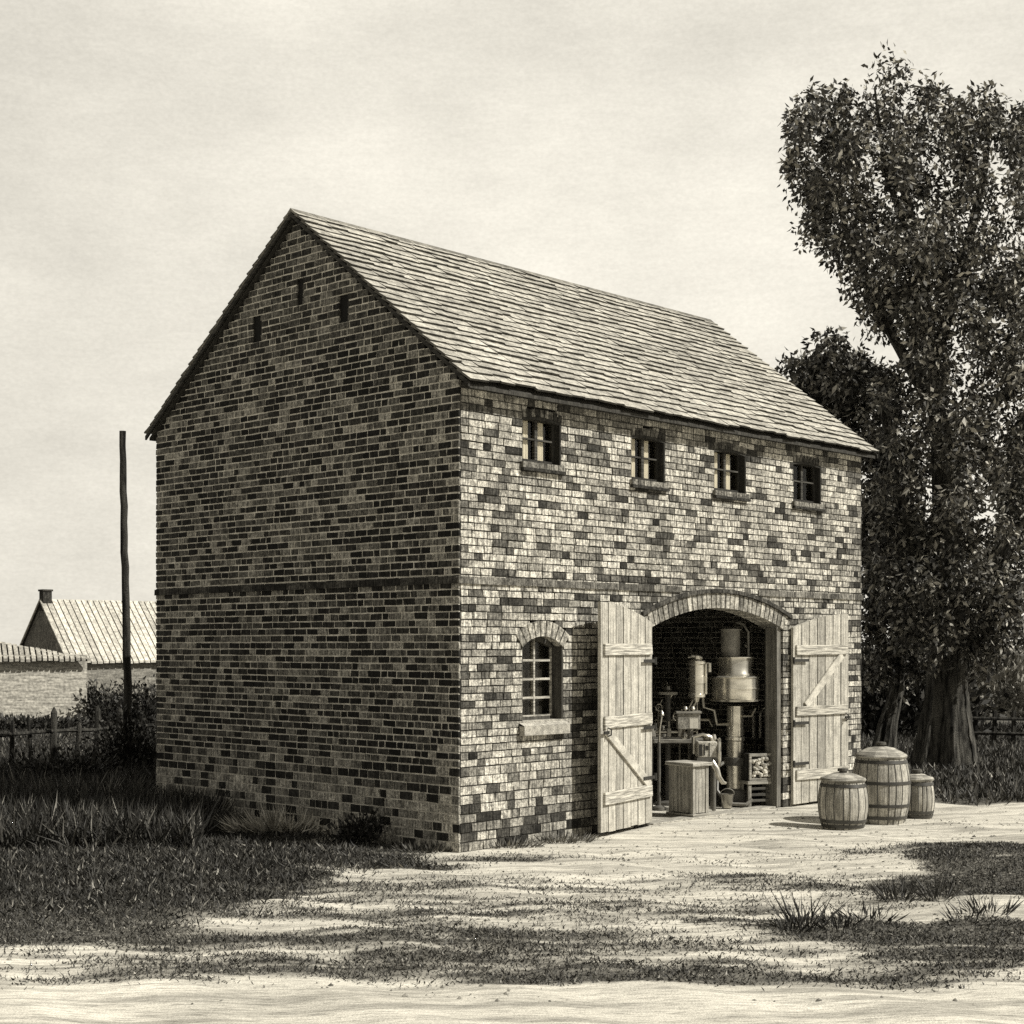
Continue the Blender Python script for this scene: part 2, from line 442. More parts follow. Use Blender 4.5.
def brick_tone(mix):
    r = random.random(); acc = 0
    for w, lo, hi in mix:
        acc += w
        if r < acc: return random.uniform(lo, hi)
    return random.uniform(*mix[-1][1:])
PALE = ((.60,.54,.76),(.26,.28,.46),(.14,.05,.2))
DARK = ((.48,.014,.055),(.33,.09,.21),(.19,.26,.46))  # darker mix puts the gable's shade into the brick tones
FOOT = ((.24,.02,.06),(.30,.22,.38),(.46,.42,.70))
def masonry(name, x0f, x1f, frame, mix_of, bl, parent, mortar_tone, slip, depth, thick=.34, core0=.0, core1=.0, gap=.006, rec=.010):
    """frame maps (u along wall, d into wall, z) to local coordinates"""
    mb, mc = MB(), MB()
    lens = (.23,.21,.22,.24,.13,.12,.17) if depth < .1 else (.27,.26,.28,.25,.13,.14,.20,.23)
    def put(M, u0, u1, d0, d1, z0, z1, tone, j=0.0):
        r = lambda: random.uniform(-j, j)
        P = [frame(u+r(), d+(r() if d == d0 else 0), zz+r()) for zz in (z0,z1) for u,d in ((u0,d0),(u1,d0),(u1,d1),(u0,d1))]
        M.poly(P, [(3,2,1,0),(4,5,6,7),(0,1,5,4),(1,2,6,5),(2,3,7,6),(3,0,4,7)], tone)
    for ci, (z0, z1) in enumerate(courses):
        a, b_ = x0f(z1), x1f(z1)
        if b_ - a < .05: continue
        iv = [(a, b_)]
        for o in bl:
            k = o.block(z0, z1)
            if k: iv = subtract(iv, k)
        for (p, q) in iv:
            cl = p + (core0 if abs(p-a) < 1e-6 else .01); cr = q - (core1 if abs(q-b_) < 1e-6 else .01)
            if depth < .1:
                put(mc, p+.012, q-.012, rec, .0295, z0, z1, mortar_tone)
            if cr > cl: put(mc, cl, cr, rec if depth > .1 else .0305, thick, z0, z1, mortar_tone)
            lo = p + (slip if abs(p-a) < 1e-6 else 0)
            hi = q - (slip if abs(q-b_) < 1e-6 else 0)
            u = lo; first = True
            while u < hi - .01:
                w = random.choice(lens)
                if first and ci % 2: w = random.choice((.12,.13,.18))
                first = False
                e = u + w
                if hi - e < .07: e = hi
                g = gap
                put(mb, u+(g if u > lo else 0), e-(g if e < hi else 0), -random.uniform(0,.006), depth, z0+gap, z1-gap*.9,
                    (random.uniform(.04,.2) if (depth > .1 and w < .16 and random.random() < .34) else brick_tone(mix_of(z0, u))), .0045)
                u = e
    o = mb.build(name, M_brick, parent)
    c = mc.build('wall_core', M_mortar, o)
    return o
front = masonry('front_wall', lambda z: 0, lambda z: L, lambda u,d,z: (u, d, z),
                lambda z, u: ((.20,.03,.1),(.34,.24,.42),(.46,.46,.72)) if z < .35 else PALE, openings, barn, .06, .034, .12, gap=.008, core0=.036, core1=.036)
# trim all walls below the roof: the long walls stop at the eaves line
def cut_above(o, ztop):
    pass
slits = []
class Slit:
    def __init__(s, u0, u1, z0, z1): s.u0, s.u1, s.z0, s.z1 = u0, u1, z0, z1
    def block(s, z0, z1):
        zm = (z0+z1)/2
        return (s.u0, s.u1) if s.z0 < zm < s.z1 else None
for xa, xb, ya, yb in ((297,303,278,307),(339,348,299,324),(253,261,316,340)):
    sb, za = gab(xa, ya); sa, zb = gab(xb, yb)
    slits.append(Slit(sa, sb, zb, za))
def edge0(z):                            # gable: where the slope cuts the course
    return 0 if z < slope_front(0)-.1 else (z+.10-ZE)*(SR+EO)/(ZR-ZE)-EO
def edge1(z):
    return W if z < slope_back(W)-.1 else W+EOB-(z+.10-ZE)*(W+EOB-SR)/(ZR-ZE)
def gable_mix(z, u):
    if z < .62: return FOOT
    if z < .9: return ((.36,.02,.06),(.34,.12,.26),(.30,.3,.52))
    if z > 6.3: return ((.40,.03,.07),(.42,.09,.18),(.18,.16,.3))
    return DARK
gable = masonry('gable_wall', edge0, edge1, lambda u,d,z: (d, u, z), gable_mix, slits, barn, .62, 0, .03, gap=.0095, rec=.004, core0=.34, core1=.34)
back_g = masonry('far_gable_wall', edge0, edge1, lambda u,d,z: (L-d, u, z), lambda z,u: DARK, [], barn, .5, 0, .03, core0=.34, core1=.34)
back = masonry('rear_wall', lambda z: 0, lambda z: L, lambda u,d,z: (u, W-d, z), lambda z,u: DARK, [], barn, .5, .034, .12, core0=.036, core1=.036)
# clamp long walls to the underside of the roof
for o in (front, back):
    lim = slope_front(.0) - .10
    for ob in (o, o.children[0]):
        n = len(ob.data.vertices); co = np.empty(n*3, np.float32); ob.data.vertices.foreach_get('co', co)
        co = co.reshape(-1,3)
        dy = co[:,1] if o is front else W-co[:,1]
        lz = lim + np.clip(dy, 0, .4)*.55
        over = co[:,2] > lz
        co[over,2] = lz[over] - (co[over,2]-lz[over])*.002
        ob.data.vertices.foreach_set('co', co.reshape(-1)); ob.data.update()
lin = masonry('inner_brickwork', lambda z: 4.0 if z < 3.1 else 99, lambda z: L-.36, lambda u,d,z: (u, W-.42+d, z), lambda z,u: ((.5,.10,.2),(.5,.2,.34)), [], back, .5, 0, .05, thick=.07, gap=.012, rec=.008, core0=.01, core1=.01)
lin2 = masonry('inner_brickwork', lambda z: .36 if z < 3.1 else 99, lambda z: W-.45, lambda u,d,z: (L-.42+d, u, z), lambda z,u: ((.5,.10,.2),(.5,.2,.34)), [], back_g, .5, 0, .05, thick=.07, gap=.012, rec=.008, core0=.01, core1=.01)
for l_ in (lin, lin2):                   # the mortar bed becomes a plain neighbour, two levels only
    c_ = l_.children[0]; c_.parent = l_.parent
# near-black backs stand in for the dark inside the ventilation slits
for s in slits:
    mb = MB(); mb.box(.024,.06, s.u0-.03, s.u1+.03, s.z0-.06, s.z1+.06, .012); mb.build('vent_slit_dark', M_wood, barn)
# string course on the two visible sides
zs0 = 3.20
for ua, ub in ((-.03, door.c-.95), (door.c+.95, L+.03)):
    mb = MB(); u = ua
    while u < ub:
        e = min(u+.25, ub)
        mb.jbox(u+.002, e-.002, -.030, -.003, zs0, zs0+.085, random.uniform(.10,.36), .003); u = e
    mb.build('string_course', M_brick, front)
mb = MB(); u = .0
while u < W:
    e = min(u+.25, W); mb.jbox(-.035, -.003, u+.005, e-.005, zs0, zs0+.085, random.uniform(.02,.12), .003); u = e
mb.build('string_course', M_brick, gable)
# arch over the doorway with a projecting hood course
mb = MB(); door.ring_mesh(mb, 30, -.012, .33, (.42,.55,.36,.5,.22), gap=.022); arch_o = mb.build('arch', M_brick, front)
mb = MB()
hood = Arch(door.x0-.20, door.x1+.20, door.zs+.13, .36, .06, 0)
n = 26
for k in range(n):
    x0 = hood.x0 + (hood.x1-hood.x0)*k/n; x1 = hood.x0 + (hood.x1-hood.x0)*(k+1)/n - .006
    e0, e1 = hood.top(x0)+.03, hood.top(x1)+.03
    mb.prism([(x0,e0),(x1,e1),(x1,e1+.055),(x0,e0+.055)], -.05, -.004, random.uniform(.05,.16))
mb.build('hood_course', M_brick, arch_o)

# windows
def window(ar, kind):
    rec = .10 if kind != 'arched' else .15
    mb = MB(); fw = .05
    x0, x1, z0 = ar.x0+.004, ar.x1-.004, ar.sill+.002
    pale = kind == 'arched'
    ft = .05 if not pale else .10
    n = 12
    pts = [(x0 + (x1-x0)*k/n) for k in range(n+1)]
    mb.box(x0, x0+fw, rec, rec+.06, z0, ar.zs, ft); mb.box(x1-fw, x1, rec, rec+.06, z0, ar.zs, ft)
    mb.box(x0+fw, x1-fw, rec, rec+.06, z0, z0+fw, ft)
    for k in range(n):
        a, b_ = pts[k], pts[k+1]
        mb.prism([(a, max(ar.zs, ar.top(a)-fw*1.2) if ar.rise > .1 else ar.zs-fw*.2),(b_, max(ar.zs, ar.top(b_)-fw*1.2) if ar.rise > .1 else ar.zs-fw*.2),(b_, ar.top(b_)+.004),(a, ar.top(a)+.004)], rec+.001, rec+.059, ft)
    f = mb.build('window', M_wood, barn, bevel=.004)
    mb = MB(); c = (x0+x1)/2
    mt = .52 if pale else .07
    bw = .028 if pale else .055
    top = lambda x: ar.top(x)-.02
    mb.box(c-bw/2, c+bw/2, rec-.004, rec+.045, z0+fw, top(c), mt)
    rows = 4 if pale else 2
    zt = ar.zs + ar.rise*.5
    for r in range(1, rows):
        z = z0+fw+(zt-z0-fw)*r/rows
        bh = bw if pale else .022
        for a, b_ in ((x0+fw, c-bw/2), (c+bw/2, x1-fw)):
            mb.box(a, b_, rec, rec+.04, z-bh/2, z+bh/2, mt if pale else .09)
    if pale:
        mb.box(x1-fw-.022, x1-fw-.001, rec-.003, rec+.02, z0+fw, ar.zs, mt); mb.box(x0+fw+.001, x0+fw+.018, rec-.003, rec+.02, z0+fw, ar.zs, mt)
        mb.box(x0+fw+.018, x1-fw-.022, rec-.003, rec+.02, z0+fw+.001, z0+fw+.02, mt)
    mb.build('glazing_bars', M_woodh, f)
    mb = MB(); mb.poly([(x0+fw,rec+.03,z0+fw),(x1-fw,rec+.03,z0+fw),(x1-fw,rec+.03,ar.zs),(c,rec+.03,top(c)),(x0+fw,rec+.03,ar.zs)], [(0,1,2,3,4)], .1)
    mb.build('pane', M_glass, f)
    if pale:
        mb = MB(); mb.box(x0+.01, x1-.01, rec+.10, rec+.12, z0+.01, ar.zs+ar.rise*.4, .02); mb.build('dark_backing', M_wood, f)  # added near-black board stands in for the dark room behind the glass
    if kind == 'reflection_strip':
        mb = MB()
        for a, b_ in ((x0+fw-.02, x0+fw+(c-x0-fw)*.72), (c-.01, c+bw/2+(x1-fw-c)*.55)):
            k = 9; P = []
            for i in range(k+1):
                x = a+(b_-a)*i/k
                P += [(x, rec+.048+.012*(i%2), z0+.01), (x-.0, rec+.048+.012*(i%2), ar.zs+.02)]
            mb.poly(P, [(2*i, 2*i+2, 2*i+3, 2*i+1) for i in range(k)], .8)
        mb.build('reflection_strip', M_pale_grain, f)  # white strips put in for the bright reflections in the panes
    else:
        pass
    lt = .045 if not pale else .10  # dark lining boards carry the shade of the window reveals
    mb = MB()
    mb.box(x1-.016, x1+.003, .004, rec-.001, z0, ar.zs+.01, lt); mb.build('reveal_shade', M_wood, f)
    mb = MB(); mb.box(x0-.003, x0+.012, .004, rec-.001, z0, ar.zs+.01, lt)
    mb.build('reveal_shade', M_wood, f); mb = MB()
    if not pale:
        for k in range(n):
            a, b_ = pts[k], pts[k+1]
            mb.prism([(a,ar.top(a)-.035),(b_,ar.top(b_)-.035),(b_,ar.top(b_)+.003),(a,ar.top(a)+.003)], .006, rec-.002, lt)
        mb.build('casing_head', M_wood, f)
    # head arch and sill
    mb = MB(); ar.ring_mesh(mb, 9 if not pale else 9, -.008, .13, (.5,.42,.56,.36) if pale else (.12,.2,.3,.08), gap=.016); mb.build('head_arch', M_brick, f)  # upper arches toned dark to paint in the eaves shadow
    mb = MB()
    if pale:
        mb.prism([(ar.x0-.06, ar.sill-.17),(ar.x1+.03, ar.sill-.17),(ar.x1+.03, ar.sill-.05),(ar.x0-.06, ar.sill-.05)], -.10, -.006, .42)
        mb.poly([(ar.x0-.06,-.10,ar.sill-.049),(ar.x1+.03,-.10,ar.sill-.049),(ar.x1+.03,-.006,ar.sill-.01),(ar.x0-.06,-.006,ar.sill-.01)],[(0,1,2,3)],.5)
        mb.box(ar.x0+.002, ar.x1-.002, -.004, rec-.002, ar.sill-.02, ar.sill+.012, .4)
        mb.build('sill', M_stone, f, bevel=.006)
    else:
        k = 6
        for i in range(k):
            a = ar.x0-.03+(ar.x1-ar.x0+.06)*i/k; b_ = ar.x0-.03+(ar.x1-ar.x0+.06)*(i+1)/k-.01
            mb.jbox(a, b_, -.05, -.006, ar.sill-.075, ar.sill-.005, random.uniform(.16,.34), .003)
        mb.box(ar.x0-.03, ar.x1+.03, -.065, -.007, ar.sill-.115, ar.sill-.08, .05)
        mb.box(ar.x0+.002, ar.x1-.002, -.004, rec-.002, ar.sill-.02, ar.sill+.006, .12)
        mb.build('sill', M_brick, f)
    return f
for k, ar in enumerate(wins): window(ar, 'reflection_strip' if k < 3 else 'plain')
window(aw, 'arched')

# roof: real slabs laid in courses
def slabs(front_side):
    mb = MB()
    y_e, y_r = (-EO, SR) if front_side else (W+EOB, SR)
    run = abs(y_r-y_e); rise = ZR-ZE; sl = math.hypot(run, rise)
    sg = 1 if front_side else -1
    up = Vector((0, sg*run/sl, rise/sl)); nrm = Vector((0, -sg*rise/sl, run/sl)); ax = Vector((1,0,0))
    o0 = Vector((0, y_e, ZE))
    rows = 25; ex = sl/rows
    for r in range(rows):
        u = -VO; off = random.uniform(0,.3)
        while u < L+VO-.01:
            w = random.uniform(.18,.40)
            if u == -VO: w = .12+off
            e = min(u+w, L+VO)
            if L+VO-e < .12: e = L+VO
            d0 = r*ex - random.uniform(-.02,.03); d1 = r*ex + ex*1.35
            d1 = min(d1, sl+.0)
            lift = .034 + random.uniform(0,.018)
            tk = .026
            ja, jb = random.uniform(-.02,.02), random.uniform(-.02,.02)
            tone = random.choice((.47,.49,.50,.48,.46,.53,.41))
            P = []
            for uu, dj in ((u+.002, ja),(e-.002, jb)):
                for d, hh in ((d0+dj, lift), (d1, .010)):
                    for k in (0, tk): P.append(o0 + ax*uu + up*d + nrm*(hh-.03+k))
            # order: u0: d0b,d0t,d1b,d1t ; u1: same
            mb.poly(P, [(0,4,5,1),(1,5,7,3),(2,3,7,6),(0,2,6,4),(0,1,3,2),(4,6,7,5)], tone)
            mb.t[-6] = .07; mb.t[-1] = mb.t[-2] = .14      # lower and side edges painted dark as course shadow lines
            u = e
    return mb
roof = slabs(True).build('roof', M_tile, barn)
slabs(False).build('roof_slope', M_tile, roof)
mb = MB()
for (ya, za, yb, zb) in ((-EO+.03, ZE-.05, SR, ZR-.05), (W+EOB-.03, ZE-.05, SR, ZR-.05)):
    P = [(x,y,zz+dz) for x in (-VO+.06, L+VO-.04) for (y,zz) in ((ya,za),(yb,zb)) for dz in (0,-.04)]
    mb.poly(P, [(0,2,6,4),(1,5,7,3),(0,1,3,2),(4,6,7,5),(0,4,5,1),(2,3,7,6)], .06)
mb.build('roof_deck', M_wood, roof)
for x in (-VO+.005, L+VO-.035):
    for (ya, za, yb, zb) in ((-EO, ZE, SR, ZR), (W+EOB, ZE, SR, ZR)):
        mb = MB()
        P = [(xx,y,zz+dz) for xx in (x,x+.03) for (y,zz) in ((ya,za),(yb,zb)) for dz in (-.025,-.085)]
        mb.poly(P, [(0,2,3,1),(4,5,7,6),(0,1,5,4),(2,6,7,3),(0,4,6,2),(1,3,7,5)], .05)
        mb.build('verge_board', M_woodh, roof)
mb = MB(); u = -VO
while u < L+VO-.01:
    e = min(u+random.uniform(.35,.5), L+VO)
    for sg in (-1,1):
        P = [(u,SR,ZR+.03),(e-.008,SR,ZR+.03),(e-.008,SR+sg*.15,ZR-.095),(u,SR+sg*.15,ZR-.095),(u,SR,ZR+.0),(e-.008,SR,ZR+.0),(e-.008,SR+sg*.15,ZR-.12),(u,SR+sg*.15,ZR-.12)]
        mb.poly(P, [(0,1,2,3),(7,6,5,4),(2,6,7,3),(0,3,7,4),(1,5,6,2)], random.uniform(.16,.3))
    u = e
mb.build('ridge_cap', M_tile, roof)
mb = MB(); mb.box(.03, L-.03, -.085, -.02, ZE-.06, ZE+.0, .06); mb.build('eaves_board', M_woodh, roof)

# plank doors swung open
def plank_door(loc, dirx, diry, width, face, z_h, z_f, brace):
    rz = math.atan2(diry, dirx)
    n = 7; mb = MB(); wd = width/n
    ztop = lambda x: z_h + (z_f-z_h)*math.sin(PI/2*min(1,x/width))**.9
    for k in range(n):
        a, b_ = k*wd+.010, (k+1)*wd-.010
        zb = random.uniform(0,.015)
        mb.prism([(a,zb),(b_,zb),(b_,ztop(b_)),(a,ztop(a))], -.022+random.uniform(-.002,.002), .022+random.uniform(-.002,.002), random.choice((.44,.52,.58,.38,.48)))
    # dark tongues closing the joints
    for k in range(1, n): mb.box(k*wd-.0095, k*wd+.0095, -.012, .012, .02, ztop(k*wd)-.01, .02)
    d = mb.build('door', M_wood, barn); d.location = loc; d.rotation_euler = (0,0,rz)
    y0, y1 = (.024,.058) if face > 0 else (-.058,-.024)
    for zc, hh in ((.44,.16),(1.42,.15),(2.36,.15)):
        mb = MB(); mb.jbox(.06, width-.07, y0, y1, zc-hh/2, zc+hh/2, .56, .006); mb.build('ledge', M_woodh, d, bevel=.006)
    (xa,za),(xb,zb) = brace
    mb = MB()
    yc = (y0+y1)/2 
    p, q = Vector((xa,yc,za)), Vector((xb,yc,zb)); dd = (q-p).normalized(); nn = Vector((-dd.z,0,dd.x))
    mb.poly([p+nn*.06+Vector((0,sy,0)) for sy in (-.015,.015)] + [p-nn*.06+Vector((0,sy,0)) for sy in (-.015,.015)] +
            [q+nn*.06+Vector((0,sy,0)) for sy in (-.015,.015)] + [q-nn*.06+Vector((0,sy,0)) for sy in (-.015,.015)],
            [(0,1,5,4),(2,6,7,3),(0,2,3,1),(4,5,7,6),(0,4,6,2),(1,3,7,5)], .58)
    mb.build('brace', M_brace, d, bevel=.005)
    ys = y1+.002 if face > 0 else y0-.002
    for zc in (.62, 1.30 if face > 0 else 1.24, 2.2):
        mb = MB(); mb.box(-.03, .34, min(ys,ys+face*.008), max(ys,ys+face*.008), zc-.022, zc+.022, .03); mb.tube([(-.02,ys,zc-.05),(-.02,ys,zc+.05)], .02, 8, .03)
        mb.build('hinge', M_iron, d)
    mb = MB(); yy = ys; mb.box(width-.16, width-.02, min(yy,yy+face*.012), max(yy,yy+face*.012), 1.27,1.31,.03)
    mb.tube([(width-.13,yy,1.24),(width-.13,yy+face*.05,1.26),(width-.13,yy+face*.05,1.33),(width-.13,yy,1.35)], .01, 6, .03)
    mb.build('latch', M_iron, d)
    return d
hl = (door.x0-.02, -.03, .05)
free = at(598, 833, 19.3); fl = to_local(free)
# left leaf: free edge swung out in front of the wall
wl = 1.50
def leaf_dir(px):                        # direction so that the free edge meets that ray
    best = None
    for k in range(400):
        a = PI - .0 + k/400*.9           # local angle, 180 deg = flat on wall
        d = (math.cos(a), math.sin(a)); lx, ly = hl[0]+d[0]*wl, hl[1]+d[1]*wl
        X = CX + CA*lx - SA*ly; Y = CY + SA*lx + CA*ly
        e = abs(512+F*X/Y-px)
        if best is None or e < best[0]: best = (e, d)
    return best[1]
dl = leaf_dir(599)
plank_door(hl, dl[0], dl[1], wl, 1, 2.72, 2.97, ((1.40,1.33),(.12,.52)))
tr, _ = fac(789, 700); tf, _ = fac(837, 700)
an = math.radians(-4.5)
plank_door((tr, -.05, .03), math.cos(an), math.sin(an), tf-tr+.05, -1, 2.70, 2.93, ((.30,1.50),(tf-tr-.15,2.28)))
# timber door frame
mb = MB()
mb.box(door.x0+.012, door.x0+.10, .06, .22, 0, door.top(door.x0+.1)-.005, .26); mb.build('door_post', M_wood, barn, bevel=.008)
mb = MB(); mb.box(door.x1-.12, door.x1-.012, .03, .24, 0, door.top(door.x1-.12)-.005, .20); mb.build('door_post', M_wood, barn, bevel=.008)
# floor boards inside would hide the earth floor, so only a worn threshold stone
mb = MB(); mb.jbox(door.x0+.12, door.x1-.14, .04, .30, -.05, .015, .42, .006); mb.build('threshold', M_stone, barn, bevel=.01)
# inner loft floor keeps the ground storey dark
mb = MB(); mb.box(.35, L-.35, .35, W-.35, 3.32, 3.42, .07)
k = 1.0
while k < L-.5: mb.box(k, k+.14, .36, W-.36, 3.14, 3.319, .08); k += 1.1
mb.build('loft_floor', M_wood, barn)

# ------------------------------------------------------------------ things in the doorway
def wpos(px, py): p = grd(px, py); return Vector((p.x, p.y, .0))
# still
ps = at(735, 700, 23.27); ps.z = 0
st = empty('still', ps); tag(st, 'tall metal still with stacked drums on a polished column inside the doorway', 'still')
S = 23.27/F
def zz(py): return H-(py-YH)*S
mb = MB(); mb.lathe([(.135,zz(790)),(.135,zz(741)),(.15,zz(740)),(.15,zz(737)),(.13,zz(736)),(.13,zz(706))], 28, tone=.85); mb.build('column', M_metal, st, True)
mb = MB(); mb.lathe([(.26,0),(.26,.05),(.2,.07),(.19,zz(790)),(.16,zz(788))], 24, tone=.1); mb.build('foot', M_iron, st, True)
mb = MB(); mb.lathe([(.2,zz(765)),(.2,zz(757))], 20, tone=.08); mb.build('collar', M_iron, st, True)
mb = MB(); z0, z1 = zz(699), zz(677)
mb.lathe([(.36,z0),(.365,z0+.02),(.365,(z0+z1)/2-.012),(.38,(z0+z1)/2-.01),(.38,(z0+z1)/2+.01),(.365,(z0+z1)/2+.012),(.365,z1-.02),(.38,z1-.01),(.38,z1),(.35,z1+.02)], 36, tone=.8)
dr = mb.build('drum', M_metal, st, True)
mb = MB(); mb.lathe([(.12,z0-.05),(.40,z0-.03),(.405,z0-.001),(.2,z0-.0005)], 36, tone=.55); mb.build('flange', M_metal, dr, True)
mb = MB(); z0, z1 = zz(674), zz(657)
mb.lathe([(.28,z0-.03),(.28,z0),(.265,z0+.02),(.265,z1-.02),(.30,z1-.015),(.30,z1),(.2,z1+.01)], 32, tone=.8); mb.build('upper_drum', M_metal, st, True)
mb = MB(); z0, z1 = zz(656), zz(629)
mb.lathe([(.15,z0),(.15,z1-.02),(.17,z1-.02),(.17,z1),(.12,z1+.01)], 20, (-.07,0,0), tone=.3); mb.build('chimney', M_iron, st, True)
mb = MB(); mb.tube([(.19,-.1,z0),(.19,-.1,z1-.05),(.12,-.07,z1+.07),(.02,-.03,z1+.1)], .018, 8, .2); mb.build('side_pipe', M_iron, st, True)
mb = MB(); mb.tube([(-.12,-.1,zz(724)),(-.3,-.14,zz(724)),(-.34,-.14,zz(710)),(-.5,-.12,zz(707)),(-.52,-.1,zz(690))], .026, 8, .4); mb.build('branch_pipe', M_metal, st, True)
mb = MB(); mb.tube([(.1,-.1,zz(716)),(.24,-.1,zz(716)),(.3,-.1,zz(708))], .02, 8, .3); mb.build('tap', M_metal, st, True)
mb = MB(); mb.tube([(-.13,-.05,zz(760)),(-.3,-.2,zz(766)),(-.32,-.3,.25),(-.18,-.4,.06),(.1,-.45,.05),(.2,-.4,.12)], .03, 8, .16); mb.build('drain_hose', M_iron, st, True)

# slatted bin
pb = wpos(692, 816)
bn = empty('wooden_bin', pb, A-.12); tag(bn, 'waist-high slatted wooden bin with flat lid just inside the doorway', 'bin')
bw, bd, bh = .60, .46, .78
bx0, bx1, by0, by1 = -.15, .16, -.16, .30
def panel(mb, p, q, n, z0, z1, th):
    p, q = Vector(p), Vector(q); d = (q-p)/n; u = d.normalized(); nn = Vector((u.y,-u.x,0))
    for k in range(n):
        a = p+d*k+u*.004; b_ = p+d*(k+1)-u*.004
        mb.poly([a,b_,b_-nn*th,a-nn*th]+[Vector((v.x,v.y,z1)) for v in (a,b_,b_-nn*th,a-nn*th)],
                [(3,2,1,0),(4,5,6,7),(0,1,5,4),(1,2,6,5),(2,3,7,6),(3,0,4,7)], random.uniform(.34,.55))
mb = MB(); r0, r1 = .06, bh-.05
panel(mb, (bx0,by0,r0),(bx1,by0,r0),5,r0,r1,.03); panel(mb,(bx0,by1,r0),(bx0,by0,r0),6,r0,r1,.03)
panel(mb,(bx1,by0,r0),(bx1,by1,r0),7,r0,r1,.03); panel(mb,(bx1,by1,r0),(bx0,by1,r0),5,r0,r1,.03)
mb.build('side_slats', M_wood, bn)
mb = MB(); mb.box(bx0+.03,bx1-.03,by0+.03,by1-.03,.06,bh-.06,.03); mb.build('inner_box', M_wood, bn)
for x in (bx0-.01, bx1-.05):
    for y in (by0-.01, by1-.05):
        mb = MB(); mb.box(x,x+.06,y,y+.06,.05,bh-.05,.42); mb.build('corner_post', M_wood, bn, bevel=.005)
mb = MB(); mb.box(bx0-.05,bx1+.05,by0-.05,by1+.05,bh-.05,bh,.5); mb.build('lid', M_woodh, bn, bevel=.008)
mb = MB(); mb.box(bx0-.04,bx1+.04,by0-.04,by1+.04,-.01,.05,.44); mb.build('plinth', M_woodh, bn, bevel=.006)

# workbench with pump behind the bin
pw = at(684, 738, 22.95); BZ = pw.z; pw.z = 0
wb = empty('workbench', pw, A-.8); tag(wb, 'dark workbench behind the slatted bin at left in the doorway', 'workbench')
mb = MB(); mb.box(-.62,.30,-.3,.34,BZ-.06,BZ,.30); mb.build('benchtop', M_woodh, wb, bevel=.006)
for x in (-.58,.22):
    for y in (-.27,.24):
        mb = MB(); mb.box(x,x+.08,y,y+.08,0,BZ-.06,.12); mb.build('leg', M_wood, wb)
# lathe-like vice along the bench
pv = Vector((pw.x-.28, pw.y-.16, BZ))
vc = empty('screw_press', pv); tag(vc, 'low horizontal screw press lying along the workbench', 'press')
mb = MB(); mb.box(-.22,.24,-.08,.08,.001,.03,.2); mb.build('bed', M_iron, vc, bevel=.004)
mb = MB(); mb.tube([(-.22,0,.10),(.26,0,.10)], .03, 12, .55); mb.build('screw', M_metal, vc, True)
for x in (-.2,0.03,.2):
    mb = MB(); mb.box(x-.03,x+.03,-.07,.07,.03,.16,.38); mb.build('jaw', M_iron, vc, bevel=.006)
mb = MB(); mb.tube([(.03,-.02,.16),(.03,-.02,.26)], .012, 8, .4); mb.build('handle', M_metal, vc, True)
# geared block on bench end
pe = at(709, 757, 22.55); ez = pe.z
en = empty('gear_engine', (pe.x, pe.y, 0)); tag(en, 'pale cast gear engine with holed face plate beside the still column', 'engine')
S2 = 23.35/F
mb = MB(); mb.box(-.19,.10,-.16,.16,ez,ez+.24,.62); bk = mb.build('housing', M_stone, en, bevel=.015)
for q_ in ((-.17,-.12,.03,.20),(-.02,-.01,.02,.22),(-.07,-.03,.12,.18),(-.10,-.08,.04,.20)):
    mb = MB(); mb.box(q_[0],q_[1],-.166,-.161,ez+q_[2],ez+q_[3],.03); mb.build('face_slot', M_iron, bk)
mb = MB()
ring = [(.155+.0, .19*math.sin(a)*.0-.02, ez+.06+.20*math.sin(a)) for a in ()]
R = .2
pts = [(.15+.03*math.cos(2*PI*k/24), -.02+R*math.cos(2*PI*k/24)*.8, ez+.07+R*math.sin(2*PI*k/24)) for k in range(25)]
mb.tube(pts, .024, 8, .5, cap=False)
for k in range(0,24,4): mb.tube([pts[k], (.15,-.02,ez+.07)], .012, 6, .4)
mb.build('flywheel', M_metal, en, True)
mb = MB(); mb.tube([(-.24,-.05,ez+.30),(-.1,-.06,ez+.34),(.02,-.05,ez+.30),(.04,-.05,ez+.24)], .028, 8, .55); mb.tube([(-.24,-.05,ez+.30),(-.24,-.05,ez+.05)], .03, 8, .45); mb.build('steam_pipe', M_metal, en, True)
mb = MB(); mb.lathe([(.05,0),(.075,.03),(.05,.09),(.02,.11)], 14, (-.02,.02,ez+.24), .6); mb.lathe([(.03,0),(.05,.03),(.03,.1)], 12, (.07,.0,ez+.24), .55); mb.build('oil_cup', M_metal, en, True)
mb = MB()
for x in (-.15,.06):
    for y in (-.1,.1): mb.tube([(x,y,0),(x,y,ez)], .03, 8, .14)
mb.box(-.2,.11,-.17,.17,ez-.05,ez-.002,.14)
mb.build('stand', M_iron, en)
mb = MB(); P = []
pts = [(.02,-.2,ez-.06),(.08,-.24,ez-.16),(.11,-.25,ez-.28),(.17,-.25,ez-.36),(.22,-.22,ez-.37)]
mb.tube(pts, [.05,.05,.045,.035,.02], 10, .6); mb.build('spout', M_metal, en, True)

